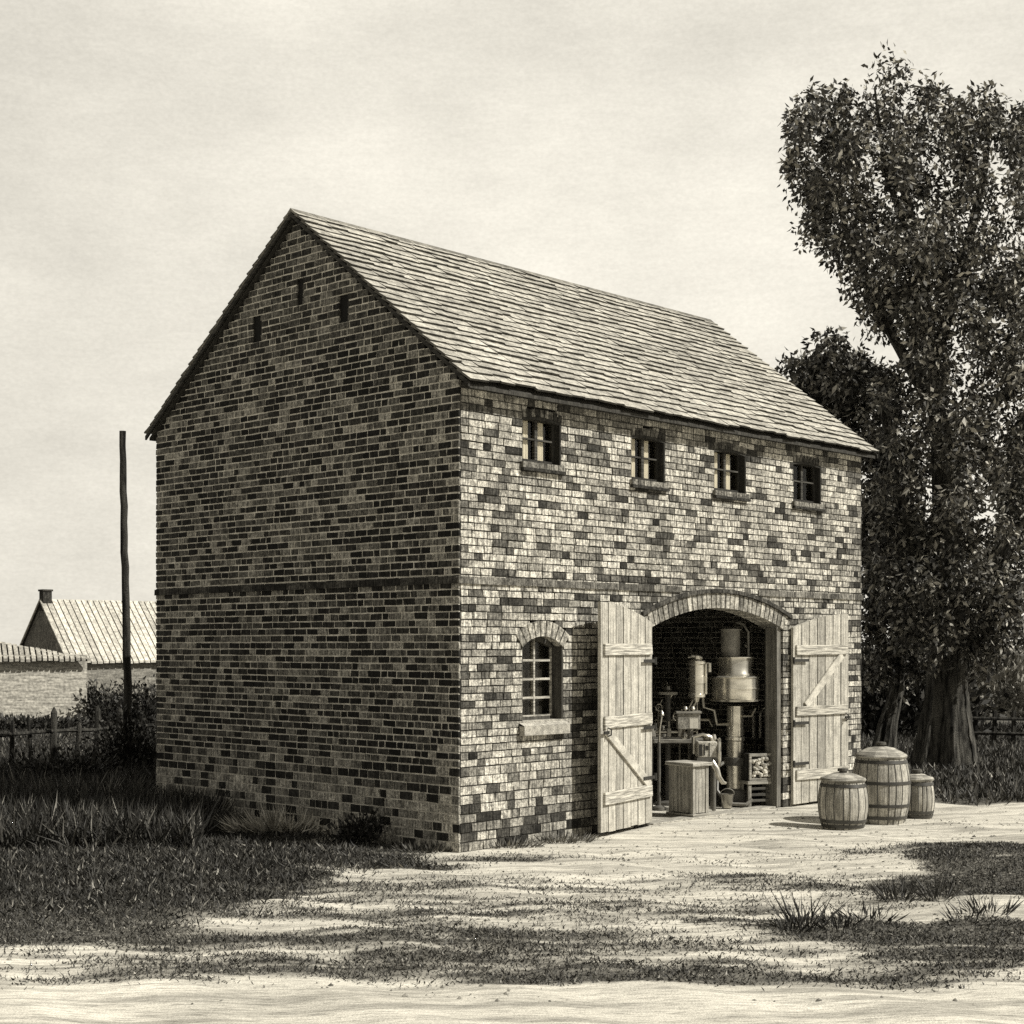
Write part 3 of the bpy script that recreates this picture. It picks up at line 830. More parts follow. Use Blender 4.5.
# pump with lantern-like tank
pp = at(690, 728, 22.75); pz = pp.z
S3 = 22.75/F
pm = empty('filling_pump', (pp.x, pp.y, BZ)); tag(pm, 'upright filling pump with capped glass-banded tank above the workbench', 'pump')
def q(py): return H-(py-YH)*S3-BZ
mb = MB(); mb.box(-.20,.14,-.12,.12,q(729),q(713),.34); bx = mb.build('valve_box', M_stone, pm, bevel=.01)
mb = MB(); mb.box(-.02,.11,-.124,-.121,q(728),q(718),.75); mb.build('dial_plate', M_pale_grain, bx)
mb = MB(); mb.box(-.22,.16,-.14,.14,q(713)+.001,q(711),.3); mb.build('cover_plate', M_iron, pm); mb = MB(); mb.tube([(0,0,0.0),(0,0,q(729)-.001)], .05, 10, .2); mb.build('stem', M_iron, pm)
for sx in (-.08,.03):
    mb = MB(); mb.lathe([(.012,0),(.05,.03),(.035,.07),(.01,.08)], 12, (sx,-.05,q(711)+.001), .62); mb.build('wing_nut', M_metal, pm, True)
mb = MB(); mb.lathe([(.03,q(702)),(.05,q(698)),(.13,q(697)),(.13,q(694)),(.115,q(693.5)),(.115,q(684)),(.122,q(683.5)),(.122,q(676)),(.115,q(675.5)),(.115,q(665)),(.13,q(664)),(.13,q(661)),(.07,q(659)),(.07,q(656)),(.03,q(655.6))], 28, (.1,0,0), .8)
mb.build('tank', M_metal, pm, True)
mb = MB(); mb.tube([(.02,0,q(711)),(.06,0,q(705)),(.1,0,q(701))], .025, 8, .3); mb.tube([(.235,-.03,q(694)),(.235,-.03,q(664))], .02, 8, .6); mb.tube([(.29,-.02,q(672)),(.29,-.02,q(663))], .028, 8, .6); mb.tube([(.1,0,q(663)),(.29,-.02,q(663))],.016,8,.5); mb.build('gauge_pipe', M_metal, pm, True)
mb = MB(); mb.tube([(-.02,0,q(656.5)),(.02,-.03,q(656)),(.14,-.03,q(657)),(.18,-.03,q(658.5))], [.03,.035,.035,.02], 10, .5); mb.build('cap_handle', M_metal, pm, True)

# pipe manifold in the dark between bench and still
pmf = at(676, 740, 23.5)
mf = empty('pipe_manifold', (pmf.x, pmf.y, 0)); tag(mf, 'rack of upright pipes with round valve wheels in the dark behind the workbench', 'pipes')
mb = MB(); mb.box(-.34,.34,.0,.05,.9,1.0,.12); mb.box(-.34,.34,.0,.05,1.001,1.06,.16); mb.build('backboard', M_wood, mf)
for k_, x_ in enumerate((-.28,-.12,.05,.2,.32)):
    mb = MB(); mb.tube([(x_,-.05,0),(x_,-.05,1.5+.12*math.sin(k_*2.1)),(x_+.06,-.05,1.62+.12*math.sin(k_*2.1))], .02+.008*(k_%2), 8, .5); mb.build('pipe', M_metal, mf, True)
for x_, z_, r_ in ((-.2,1.22,.07),(.0,1.36,.06),(.26,1.2,.08),(-.28,1.5,.05)):
    mb = MB(); ring_ = [(x_+r_*math.cos(2*PI*i/16),-.13,z_+r_*math.sin(2*PI*i/16)) for i in range(17)]
    mb.tube(ring_, .012, 6, .6, cap=False)
    mb.tube([(x_-r_,-.13,z_),(x_+r_,-.13,z_)], .008, 6, .5); mb.tube([(x_,-.13,z_),(x_,-.03,z_)], .012, 6, .5)
    mb.build('valve_wheel', M_metal, mf, True)
mb = MB(); mb.tube([(-.34,-.06,1.3),(.5,-.06,1.3),(.56,-.06,1.2)], .022, 8, .5); mb.build('cross_pipe', M_metal, mf, True)
# jars and can on the bench, bucket on the floor
for k, (dx_, dy_, hh_, tn_, lb_) in enumerate(((-.42,.12,.20,.6,'tall pale bottle at the left end of the workbench'),(-.30,.20,.14,.45,'squat jar beside the tall bottle on the workbench'),(-.02,-.22,.15,.5,'small oil can with thin spout on the workbench edge'))):
    j_ = empty('bottle' if k == 0 else 'jar' if k == 1 else 'oil_can', (pw.x+dx_, pw.y+dy_, BZ+.001)); tag(j_, lb_, ('bottle','jar','oil can')[k])
    mb = MB(); mb.lathe([(.05,0),(.055,.02),(.05,hh_*.55),(.02,hh_*.8),(.02,hh_)], 14, tone=tn_); mb.build('body', M_metal, j_, True)
    mb = MB(); mb.lathe([(.024,hh_+.001),(.024,hh_+.025),(.015,hh_+.03)], 10, tone=.25); mb.build('cap', M_iron, j_, True)
    if k == 2:
        mb = MB(); mb.tube([(.03,0,hh_*.4),(.10,-.02,hh_*.8),(.16,-.03,hh_*1.2)], .01, 6, .5); mb.build('spout', M_metal, j_)
bk_ = grd(727, 808); bu = empty('bucket', (bk_.x, bk_.y, .0)); tag(bu, 'small metal bucket on the floor between the slatted bin and the low stand', 'bucket')
mb = MB(); mb.lathe([(.075,.005),(.105,.20),(.112,.205),(.112,.215),(.10,.21),(.07,.03)], 20, tone=.4); mb.build('body', M_metal, bu, True)
mb = MB(); mb.tube([(.108*math.cos(a),-.02-.05*math.sin(a),.21+.09*math.sin(a)) for a in [PI*i/10 for i in range(11)]], .006, 6, .3); mb.build('handle', M_iron, bu)
# shelf and pot at the left
psf = at(668, 692, 23.4)
sh = empty('wall_bracket_table', (psf.x, psf.y, 0)); sh.name = 'pedestal_table'
tag(sh, 'small round pedestal table standing in the dark at left behind the door', 'table')
mb = MB(); mb.lathe([(.15,psf.z-.04),(.15,psf.z)], 20, tone=.62); mb.build('tabletop', M_wood, sh)
mb = MB(); mb.lathe([(.2,0),(.2,.03),(.05,.06),(.045,psf.z-.04)], 14, tone=.12); mb.build('pedestal', M_iron, sh, True)
kp = empty('kettle', (psf.x-.02, psf.y, psf.z)); tag(kp, 'little round lidded kettle on the pedestal table', 'kettle')
mb = MB(); mb.lathe([(.05,.001),(.085,.04),(.07,.09),(.03,.11)], 16, tone=.4); mb.build('body', M_metal, kp, True)
mb = MB(); mb.lathe([(.012,.111),(.028,.13),(.02,.15)], 10, tone=.6); mb.build('knob', M_metal, kp, True)
# lever stand
plv = at(659, 742, 22.6); top = at(661, 716, 22.6)
lv = empty('hand_lever', (plv.x, plv.y, 0)); tag(lv, 'slim upright hand lever with round knob beside the left door post', 'lever')
mb = MB(); mb.lathe([(.1,0),(.1,.04),(.03,.07),(.025,plv.z)], 12, tone=.12); mb.build('base', M_iron, lv, True)
mb = MB(); mb.tube([(0,0,plv.z-.02),(.01,0,(plv.z+top.z)/2),(.04,0,top.z)], .018, 8, .55); mb.build('shaft', M_metal, lv, True)
mb = MB(); mb.lathe([(.005,-.05),(.045,-.03),(.03,.02),(.005,.05)], 12, (.04,0,top.z+.04), .6); mb.build('knob', M_metal, lv, True)
# low stool with framed box on top, right
pst = wpos(757, 806)
so = empty('low_stand', pst, A-.5); tag(so, 'low barred wooden stand at the right inside the doorway', 'stand')
SZ = 26*pst.y/F
mb = MB(); mb.box(-.24,.24,-.17,.17,SZ-.05,SZ,.42); mb.build('top', M_woodh, so, bevel=.006)
for x in (-.22,.17):
    for y in (-.15,.1):
        mb = MB(); mb.box(x,x+.05,y,y+.05,0,SZ-.05,.34); mb.build('leg', M_wood, so)
for k in range(4):
    mb = MB(); mb.box(-.17,.17,-.145,-.125,.08+k*.09,.12+k*.09,.12); mb.build('rail', M_woodh, so)
cr = empty('ore_crate', (pst.x, pst.y, SZ), A-.5); cr.name = 'framed_crate'
tag(cr, 'square framed crate of pale rough lumps set on the low stand', 'crate')
CH = 27*pst.y/F
mb = MB(); mb.box(-.2,.2,-.13,.14,.003,CH,.05); mb.build('box', M_wood, cr)
for (a,b_,c,d) in ((-.21,.21,0.003,.04),(-.21,.21,CH-.04,CH+.004),(-.21,-.17,.04,CH-.04),(.17,.21,.04,CH-.04)):
    mb = MB(); mb.box(a,b_,-.16,-.131,c,d,.4); mb.build('frame_bar', M_woodh, cr, bevel=.004)
mb = MB()
for k in range(46):
    x, z = random.uniform(-.14,.14), random.uniform(.07,CH-.07); r = random.uniform(.025,.045)
    mb.lathe([(r*.4,-r*.7),(r,-.1*r),(r*.8,r*.5),(r*.2,r*.8)], 7, (x,-.131-random.uniform(0,.012),z), random.uniform(.4,.7))
mb.build('lumps', M_stone, cr)
# twin gauge tubes on a dark post
pt = at(757, 738, 24.3); ptt = at(757, 711, 24.3)
tb = empty('gauge_stand', (pt.x, pt.y, 0)); tag(tb, 'pair of upright pale glass gauge tubes on a dark stand right of the still', 'gauge')
mb = MB(); mb.lathe([(.16,0),(.16,.04),(.03,.07),(.03,ptt.z+.05)], 12, (0,.12,0), tone=.06); mb.box(-.12,.14,.0,.12,ptt.z-.03,ptt.z,.2); mb.box(-.12,.14,.0,.12,pt.z-.03,pt.z,.1); mb.build('post', M_iron, tb)
for sx in (-.055,.055):
    mb = MB(); mb.tube([(sx,.02,pt.z),(sx,.02,ptt.z-.03)], .022, 10, .7); mb.build('tube', M_iron, tb, True)
mb = MB(); mb.tube([(.06,.02,ptt.z),(.12,.02,ptt.z+.05),(.17,.0,ptt.z+.03),(.19,0,ptt.z+.09)], .018, 8, .3); mb.build('bent_pipe', M_metal, tb, True)
# small hanging globe
pgl = at(747, 645, 24.6)
gb = empty('hanging_globe', pgl); tag(gb, 'small white globe hanging on a cord right of the still chimney', 'globe')
mb = MB(); mb.lathe([(.003,-.05),(.03,-.04),(.045,-.012),(.045,.012),(.03,.04),(.012,.05)], 16, tone=.75); mb.build('ball', M_pale_grain, gb, True)
mb = MB(); mb.tube([(0,0,.05),(0,0,3.14-pgl.z)], .006, 6, .05); mb.build('cord', M_iron, gb)

# ------------------------------------------------------------------ barrels
def barrel(px, py, dia, hh, label):
    p = grd(px, py); p.z = zat(p.x, p.y) + .005
    o = empty('barrel', p, random.uniform(0,1)); tag(o, label, 'barrel', 'lidded wooden barrels by the right door')
    R = dia/2; n = 48
    stv = []
    while len(stv) < n:
        t = random.uniform(.32,.56); stv += [t]*random.choice((2,3,3))
    bh = hh*.86
    prof = []
    for k in range(15):
        u = k/14; prof.append((R*(.80+.20*math.sin(PI*(.12+.76*u))**.9) if False else R*(1-.19*(2*u-1.04)**2), bh*u))
    mb = MB(); mb.lathe(prof, n, tone=.3, stave=stv[:n]); b_ = mb.build('body', M_wood, o, False)
    # stave joints
    mb = MB()
    k = 0
    idx = [i for i in range(n) if stv[i] != stv[i-1]]
    for i in idx:
        a = 2*PI*i/n
        mb.tube([((r+.0005)*math.cos(a),(r+.0005)*math.sin(a),z) for r,z in prof], .006, 4, .03)
    mb.build('stave_joints', M_iron, b_)
    for u in ((.10,.28,.62,.93) if hh > 1 else (.07,.17,.90)):
        mb = MB(); r = lambda v: R*(1-.19*(2*v-1.04)**2)
        dz = .018/bh*1.2
        mb.lathe([(r(u-dz)+.001,bh*(u-dz)),(r(u-dz)+.010,bh*(u-dz)),(r(u+dz)+.010,bh*(u+dz)),(r(u+dz)+.001,bh*(u+dz))], n, tone=.05)
        mb.build('hoop', M_iron, o, True)
    rt = R*.82
    mb = MB(); mb.lathe([(rt+.02,bh-.02),(rt+.035,bh+.005),(rt+.02,bh+.03),(rt*.86,bh+(hh-bh)*.45),(rt*.55,bh+(hh-bh)*.78),(rt*.25,bh+(hh-bh)*.9),(.05,bh+(hh-bh)*.92)], n, tone=.4, stave=[.34+.12*((i//4)%2) for i in range(n)])
    ld = mb.build('lid', M_woodh, o, True)
    mb = MB(); mb.lathe([(.06,hh-.03),(.05,hh+.0),(.075,hh+.01),(.07,hh+.045),(.02,hh+.05)], 16, tone=.12); mb.build('bung', M_wood, ld, True)
    return o
g1 = grd(843, 828); barrel(843, 826, 50*g1.y/F, 57*g1.y/F, 'small squat barrel in front, nearest the open right door')
g2 = grd(881, 823); barrel(881, 821, 58*g2.y/F, 78*g2.y/F, 'tall large barrel standing between the two small ones')
g3 = grd(919, 820); barrel(917, 818, 35*g3.y/F, 46*g3.y/F, 'smallest barrel on the right, partly hidden behind the tall one')

# ------------------------------------------------------------------ pole and fence
pp = at(129, 780, 26.0); tp = at(122.5, 431, 26.0)
mb = MB()
pts = []; rad = []
for k in range(25):
    u = k/24; p = Vector((pp.x,26.0,-.1)).lerp(Vector((tp.x,26.0,tp.z)), u)
    pts.append(p + Vector((random.uniform(-.012,.012),random.uniform(-.012,.012),0))); rad.append(.078-.022*u)
mb.tube(pts, rad, 12, .045, wob=.06)
o = mb.build('wooden_pole', M_bark, None, True); tag(o, 'tall slim dark wooden pole leaning slightly in the weeds left of the barn', 'pole')
fl0, fl1 = Vector((-9.6,25.0,0)), at(152, 726, 28.8); fl1.z = 0
a0 = at(-60, 740, 24.6); a0.z = 0
fe = empty('picket_fence', (0,0,0)); tag(fe, 'rough dark picket fence with one rail running to the barn gable', 'fence')
px_ = [-46,-28,-9,11,33,53,75,97,118,140]
for k, x in enumerate(px_):
    Y = 24.8 + (x+40)*.0205
    p = at(x, 700, Y); b_ = Vector((p.x, Y, -.05))
    hgt = random.uniform(1.02,1.42); w = random.uniform(.035,.075)
    if k in (5,7): hgt = 1.42
    mb = MB(); lean = random.uniform(-.09,.09)
    mb.tube([b_, b_+Vector((lean*.5,0,hgt*.5)), b_+Vector((lean,0,hgt*.93)), b_+Vector((lean,0,hgt))], [w,w*.95,w*.85,.008], 6, .05, wob=.1)
    mb.build('picket', M_bark, fe)
mb = MB(); pts = []
for k in range(12):
    x = -60+ 214*k/11; Y = 24.8+(x+40)*.0205
    p = at(x, 700, Y); pts.append((p.x, Y-.07, .93+random.uniform(-.02,.02)))
mb.tube(pts, .035, 6, .05, wob=.1); mb.build('rail', M_bark, fe)

# ------------------------------------------------------------------ plants
def clump(name, pos, n, spread, hmin, hmax, label, cat, tones=(.02,.1), wid=.03, lean=.8, group=None, flat=1.0):
    a = rng.uniform(0,2*PI,n); r = spread*np.sqrt(rng.uniform(0,1,n))
    P = np.stack([r*np.cos(a), r*np.sin(a)*flat, np.full(n,-.01)], -1)
    D = np.stack([np.cos(a)*lean*r/spread, np.sin(a)*lean*r/spread, np.ones(n)], -1) + rng.normal(size=(n,3))*.25
    D /= np.linalg.norm(D,axis=1)[:,None]
    ln = rng.uniform(hmin,hmax,n)
    o = leaf_mesh(name, P, D, ln, np.full(n,wid), rng.uniform(tones[0],tones[1],n), M_leaf)
    o.location = (pos.x, pos.y, zat(pos.x,pos.y)); tag(o, label, cat, group)
    return o
def bush(name, pos, rx, ry, rz, n, label, cat, tones=(.02,.09), size=.09, group=None, stems=6):
    o = empty(name, (pos.x,pos.y,zat(pos.x,pos.y) if abs(pos.x)<12 and pos.y<34 else -.02)); tag(o, label, cat, group)
    k = max(5, int(n/170)); C = rng.normal(size=(k,3)); C /= np.linalg.norm(C,axis=1)[:,None]; C *= rng.uniform(.35,.9,k)[:,None]
    C[:,2] = np.abs(C[:,2])
    idx = rng.integers(0,k,n)
    Pn = C[idx] + rng.normal(size=(n,3))*.2
    P = Pn*np.array([rx,ry,rz]); P[:,2] = np.abs(P[:,2])*.92+.03
    D = Pn/(np.linalg.norm(Pn,axis=1)[:,None]+1e-6) + rng.normal(size=(n,3))*.6 + np.array([0,0,.35]); D /= np.linalg.norm(D,axis=1)[:,None]
    leaf_mesh('foliage', P, D, rng.uniform(.7,1.4,n)*size, rng.uniform(.35,.6,n)*size, rng.uniform(tones[0],tones[1],n), M_leaf, o)
    mb = MB()
    for i in range(stems):
        c = C[i % k]; mb.tube([(c[0]*rx*.1,c[1]*ry*.1,-.05),(c[0]*rx*.5,c[1]*ry*.5,c[2]*rz*.55),(c[0]*rx,c[1]*ry,c[2]*rz)], [.02,.014,.006], 5, .06)
    mb.build('stems', M_bark, o)
    return o
clump('weed_clump', grd(280,832), 520, .62, .16, .46, 'pale dry straggling weed heap at the foot of the gable wall', 'weeds', (.25,.75), .026, 1.7, flat=.45)
bush('shrub', grd(365,842), .55, .28, .34, 900, 'low dark leafy shrub against the gable wall near the corner', 'shrub', (.02,.07), .07)
bush('shrub', grd(136,788), 1.0, .55, 1.25, 4200, 'dark bushy shrub crowding the far left corner of the barn', 'shrub', (.015,.07), .09)
bush('shrub', grd(62,796), 1.2, .5, .8, 3400, 'broad low dark shrub in front of the picket fence', 'shrub', (.015,.08), .09)
clump('reed_clump', grd(85,812), 420, .7, .3, .75, 'spiky pale-streaked reed clump before the picket fence', 'weeds', (.03,.2), .03, 1.0, flat=.5)
clump('reed_clump', grd(10,822), 380, .6, .3, .7, 'dark spiky reed clump at the left edge of the picture', 'weeds', (.02,.1), .03, .9, flat=.5)
clump('weed_clump', grd(425,850), 200, .35, .06, .18, 'small weed clump at the near corner of the barn', 'weeds', (.03,.14), .02, 1.2, flat=.5)
for x, y, lab in ((505,846,'low weeds under the arched window'),(560,841,'low pale weeds beside the foot of the left door')):
    clump('weed_clump', grd(x,y), 260, .42, .05, .17, lab, 'weeds', (.05,.3), .018, 1.3, flat=.35)
for x, y, n, s, h0, h1, lab in (
        (792,934,26,.10,.10,.22,'slim dark grass tuft at the left end of the foreground row'),
        (806,931,34,.12,.14,.34,'tall splayed dark grass tuft second from the left in the foreground row'),
        (838,928,26,.12,.10,.20,'short grass tuft with outward blades behind the tall splayed one'),
        (868,920,40,.20,.06,.16,'low wide grass tuft in the middle of the foreground row'),
        (899,903,44,.13,.10,.23,'dense dark grass tuft at the far edge of the track'),
        (938,898,36,.11,.12,.26,'upright dark grass tuft right of the dense one'),
        (965,920,30,.16,.06,.16,'small grass tuft on the pale strip at right'),
        (988,915,40,.16,.08,.19,'rightmost bristly grass tuft near the picture edge')):
    clump('grass_tuft', grd(x,y), int(n*1.5), s*1.15, h0*1.3, h1*1.4, lab, 'grass tuft', (.015,.06), .016, 1.0, 'grass tufts along the cart track')

# ------------------------------------------------------------------ trees
def inpoly(x, y, P):
    c = False; n = len(P)
    for i in range(n):
        (x1,y1),(x2,y2) = P[i], P[i-1]
        if (y1 > y) != (y2 > y) and x < (x2-x1)*(y-y1)/(y2-y1)+x1: c = not c
    return c
def tree(name, base, Y, poly, depth, ncl, nleaf, size, label, trunk, limbs, holes=(), tones=(.015,.12), droop=.6, crad=(.22,.46), extra=(), tt=.085):
    bp = Vector((base.x, base.y, zat(base.x, base.y) if base.y < 34 else -.05))
    o = empty(name, bp); tag(o, label, 'tree')
    xs = [p[0] for p in poly]; ys = [p[1] for p in poly]
    C = []
    while len(C) < ncl:
        x, y = random.uniform(min(xs),max(xs)), random.uniform(min(ys),max(ys))
        if not inpoly(x,y,poly): continue
        if any((x-q[0])**2+(y-q[1])**2 < 12**2 for q in poly): continue
        if any(((x-hx)/hr)**2+((y-hy)/(hr*1.3))**2 < 1 for hx,hy,hr in holes): continue
        e = min(1, min(abs(x-q[0])+abs(y-q[1]) for q in poly)/90)
        C.append(tuple(at(x, y, Y + random.uniform(-1,1)*depth*(.35+.65*e)) - bp))
    for ex0, ex1, ey0, ey1, en in extra:  # low hanging sprays in front of the trunk
        for _ in range(en): C.append(tuple(at(random.uniform(ex0,ex1), random.uniform(ey0,ey1), Y-random.uniform(.5,1.6)) - bp))
    ncl = len(C)
    C = np.array(C); rad = rng.uniform(crad[0],crad[1],ncl)
    idx = rng.integers(0,ncl,nleaf)
    off = rng.normal(size=(nleaf,3)); off /= np.linalg.norm(off,axis=1)[:,None]; off *= (rng.uniform(0,1,nleaf)**.45)[:,None]
    P = C[idx] + off*rad[idx][:,None]*np.array([1,1,1.15])
    D = rng.normal(size=(nleaf,3))*.8 + off*.7; D[:,2] -= droop; D /= np.linalg.norm(D,axis=1)[:,None]
    cl_t = rng.uniform(.6,1.5,ncl)
    tn = rng.uniform(tones[0],tones[1],nleaf)*cl_t[idx]
    pale = rng.uniform(0,1,nleaf) < .24; tn[pale] = rng.uniform(.18,.5,pale.sum())  # pale share painted as sunlit leaves
    big_ = rng.uniform(0,1,nleaf) < .035; tn[big_] = rng.uniform(.3,.6,big_.sum()); sz_ = np.where(big_, 1.4, 1.0)*size  # larger pale leaves stand in for bright sky gaps
    leaf_mesh('crown', P, D, rng.uniform(.7,1.35,nleaf)*sz_, rng.uniform(.38,.62,nleaf)*sz_, tn, M_leaf, o)
    def path(pl, r0, r1, fl, n, segs, flare=False):
        mb = MB(); P_ = [at(x,y,Y+dy)-bp for x,y,dy in pl]
        pts, rr = [], []
        for i in range(len(P_)-1):
            for k in range(segs):
                u = k/segs; pts.append(P_[i].lerp(P_[i+1],u))
        pts.append(P_[-1]); T = len(pts)-1
        for k in range(T+1):
            u = k/T; r = r0+(r1-r0)*u
            if flare: r *= 1+.75*math.exp(-u*9)
            rr.append(r)
        base_ = len(mb.v)
        ang = [random.uniform(0,.3)+2*PI*k/n for k in range(n)]
        fur = [1+.13*math.sin(7*a+.6)+.09*math.sin(13*a+2) for a in ang]
        for k, p in enumerate(pts):
            for a, fu in zip(ang, fur):
                r = rr[k]*(1+(fu-1)*(1.6 if flare and k < 4 else 1))*(1+random.uniform(-.03,.03))
                mb.v.append((p.x+r*math.cos(a), p.y+r*math.sin(a), p.z))
        for k in range(T):
            for i in range(n):
                i2 = (i+1)%n; mb.f.append([base_+k*n+i, base_+k*n+i2, base_+(k+1)*n+i2, base_+(k+1)*n+i]); mb.t.append(fl)
        return mb
    path(trunk[0], trunk[1], trunk[2], tt, 40, 7, True).build('trunk', M_bark, o, True)
    for pl, r0, r1 in limbs:
        path(pl, r0, r1, tt*.8, 12, 5).build('limb', M_bark, o, True)
    return o
# the big tree
Yb = 30.0
bb = at(946, 778, Yb); bb.z = 0
big = [(786,128),(796,100),(822,92),(846,70),(874,40),(900,58),(925,78),(945,92),(968,95),(985,88),(1005,100),(1030,95),(1075,110),(1110,180),(1120,300),(1115,420),(1090,520),(1060,600),
       (1010,655),(960,668),(905,650),(872,600),(868,520),(868,470),(866,420),(880,370),(868,335),(850,300),(838,280),(812,250),(806,215),(790,180)]
tree('tall_tree', bb, Yb, big, 2.2, 560, 70000, .13, 'tall broad tree with drooping leaves and furrowed trunk right of the barn', 
     ([(946,790,0),(947,735,0),(948,690,0),(950,620,0),(948,520,0),(940,420,.2),(925,300,.2),(905,190,.2)], .46, .06),
     [([(948,690,0),(985,620,.5),(1010,520,.8),(1030,400,.8),(1030,250,.6)],.22,.05), ([(949,640,0),(915,560,-.5),(895,470,-.6),(880,400,-.6)],.16,.04),
      ([(940,420,.2),(890,330,0),(850,240,-.3),(825,160,-.3)],.14,.03), ([(935,360,.2),(965,260,.4),(985,170,.4),(990,110,.4)],.13,.03), ([(920,270,.2),(885,170,0),(875,90,0)],.09,.02),
      ([(952,600,0),(990,560,-.8),(1040,500,-1.2)],.12,.03)],
     extra=((880,1010,560,650,36),(900,940,210,330,12),(930,965,430,560,10)), holes=((906,265,8),(930,290,9),(1000,440,13),(987,515,11),(995,195,9),(850,262,9),(878,345,14)))
# smaller trees
Y2 = 33.0
b2 = at(893, 765, Y2); b2.z = 0
sm = [(772,362),(792,352),(806,336),(830,330),(848,345),(872,352),(905,420),(935,520),(940,620),(925,690),(872,700),(866,640),(850,470),(812,418)]
tree('leaning_tree', b2, Y2, sm, 1.8, 140, 21000, .15, 'smaller dark tree with a leaning stem close behind the barn end',
     ([(880,775,0),(888,725,0),(897,690,0),(902,640,0),(890,540,0),(868,440,0)], .20, .05),
     [([(897,690,0),(880,640,-.3),(868,560,-.3),(850,430,-.3),(830,370,-.3)],.12,.03), ([(902,640,0),(920,560,.3),(925,500,.3)],.10,.03)])
Y3 = 42.0
b3 = at(1030, 745, Y3); b3.z = 0
rt = [(945,480),(985,440),(1040,420),(1110,460),(1120,600),(1060,690),(985,700),(950,640)]
tree('field_tree', b3, Y3, rt, 2.4, 90, 10000, .22, 'round-headed tree in the field behind the tall tree at the right edge',
     ([(1040,745,0),(1040,700,0),(1035,620,0),(1035,520,0)], .3, .08), [([(1035,650,0),(1000,600,0),(985,540,0)],.12,.04), ([(1035,640,0),(1070,580,0),(1080,520,0)],.12,.04)], tones=(.10,.34))
for px, Y, rx, rz, t, lab in ((905,40,2.2,2.3,(.012,.06),'dark rounded bush between the leaning tree and the barn end'),
                      (985,52,2.6,2.4,(.10,.40),'pale rounded bush in the field just right of the tall trunk'),
                      (1045,58,3.6,3.2,(.10,.36),'large pale bush at the far right edge of the field'),
                      (930,60,3.0,2.9,(.02,.10),'dim distant bush seen left of the tall trunk'),
                      (865,46,2.2,2.6,(.012,.06),'dark bush mostly hidden behind the barn end')):
    p = at(px, 700, Y); p.z = 0
    bush('bush', p, rx, 1.6, rz, 3600, lab, 'bush', t, .24, 'bushes in the field behind the trees')
# rail fence in the field
f2 = empty('rail_fence', (0,0,0)); tag(f2, 'low dark two-rail fence in the field right of the tall trunk', 'fence')
for k in range(6):
    p = at(975+k*19, 750, 37); mb = MB(); mb.tube([(p.x,37,-.1),(p.x+.02,37,.85)], .06, 6, .04, wob=.1); mb.build('post', M_bark, f2)
for z in (.32,.68):
    a_, b_ = at(965,750,37), at(1080,750,37); mb = MB(); mb.tube([(a_.x,36.93,z),((a_.x+b_.x)/2,36.93,z-.03),(b_.x,36.93,z)], .045, 6, .04, wob=.1); mb.build('rail', M_bark, f2)

# ------------------------------------------------------------------ far cottage and shed on the left
def gable_house(name, label, cat, px_c, Y, rot, length, width, eave, ridge, wall_t, roof_t, chim, gable_t, rib=.42, hip=0):
    c = at(px_c, 700, Y); c.z = -.02
    o = empty(name, c, rot); tag(o, label, cat)
    mb = MB(); hw = width/2
    mb.box(0, length, 0, width, 0, eave, wall_t); mb.build('wall', M_plaster, o)
    for x in ((-.02, length-.02) if not hip else ()):
        mb = MB()
        P = [(x,0.0,eave),(x,width,eave),(x,hw,ridge-.06),(x+.04,0.0,eave),(x+.04,width,eave),(x+.04,hw,ridge-.06)]
        mb.poly(P, [(0,1,2),(5,4,3),(0,3,4,1),(1,4,5,2),(2,5,3,0)], gable_t)
        if x < 0: mb.box(-.021,-.002,.0,width,0,eave+.001,gable_t)
        mb.build('gable', M_brick, o)
    # thatch-like ribbed roof
    mb = MB(); n = int(length/rib)
    for k in range(n):
        a, b_ = -.15+(length+.3)*k/n, -.15+(length+.3)*(k+1)/n-.05
        for y0, y1 in ((-.25,hw),(width+.25,hw)):
            zl = eave-.12+random.uniform(-.03,.03)
            fr = [min(1, max(.02, (length+.15-x_)/hip)) if hip else 1 for x_ in (a, b_)]
            P = [(a,y0,zl),(b_,y0,zl),(b_,y0+(y1-y0)*fr[1],zl+(ridge-zl)*fr[1]),(a,y0+(y1-y0)*fr[0],zl+(ridge-zl)*fr[0])]; P += [(x,y,z-.09) for x,y,z in P]
            mb.poly(P, [(0,1,2,3),(7,6,5,4),(0,4,5,1),(1,5,6,2),(3,2,6,7),(0,3,7,4)], roof_t*random.uniform(.8,1.15))
    for y0, y1 in ((-.2,hw),(width+.2,hw)):
        P = [(-.1,y0,eave-.16),(length+.1,y0,eave-.16),(length+.1-hip,y1,ridge-.05),(-.1,y1,ridge-.05)]; P += [(x,y,z-.05) for x,y,z in P]
        mb.poly(P, [(0,1,2,3),(7,6,5,4),(0,4,5,1),(1,5,6,2),(3,2,6,7),(0,3,7,4)], .06)
    rf = mb.build('roof', M_tile, o)
    if chim:
        mb = MB(); mb.box(-.06,.32,hw-.2,hw+.2,ridge-.5,ridge+.32,.07); mb.box(-.1,.36,hw-.24,hw+.24,ridge+.321,ridge+.4,.09); mb.build('chimney', M_brick, rf)
    return o
gable_house('cottage', 'low cottage with pale ribbed roof and brick chimney beyond the fence', 'cottage', 68, 62, .72, 10.5, 4.9, 1.95, 4.45, .30, .6, True, .30, .26)
gable_house('shed', 'long low whitewashed shed with tiled roof at the left edge of the picture', 'shed', -150, 46, .38, 7.0, 3.4, 2.18, 2.98, .62, .5, False, .5, .16, 4.6)
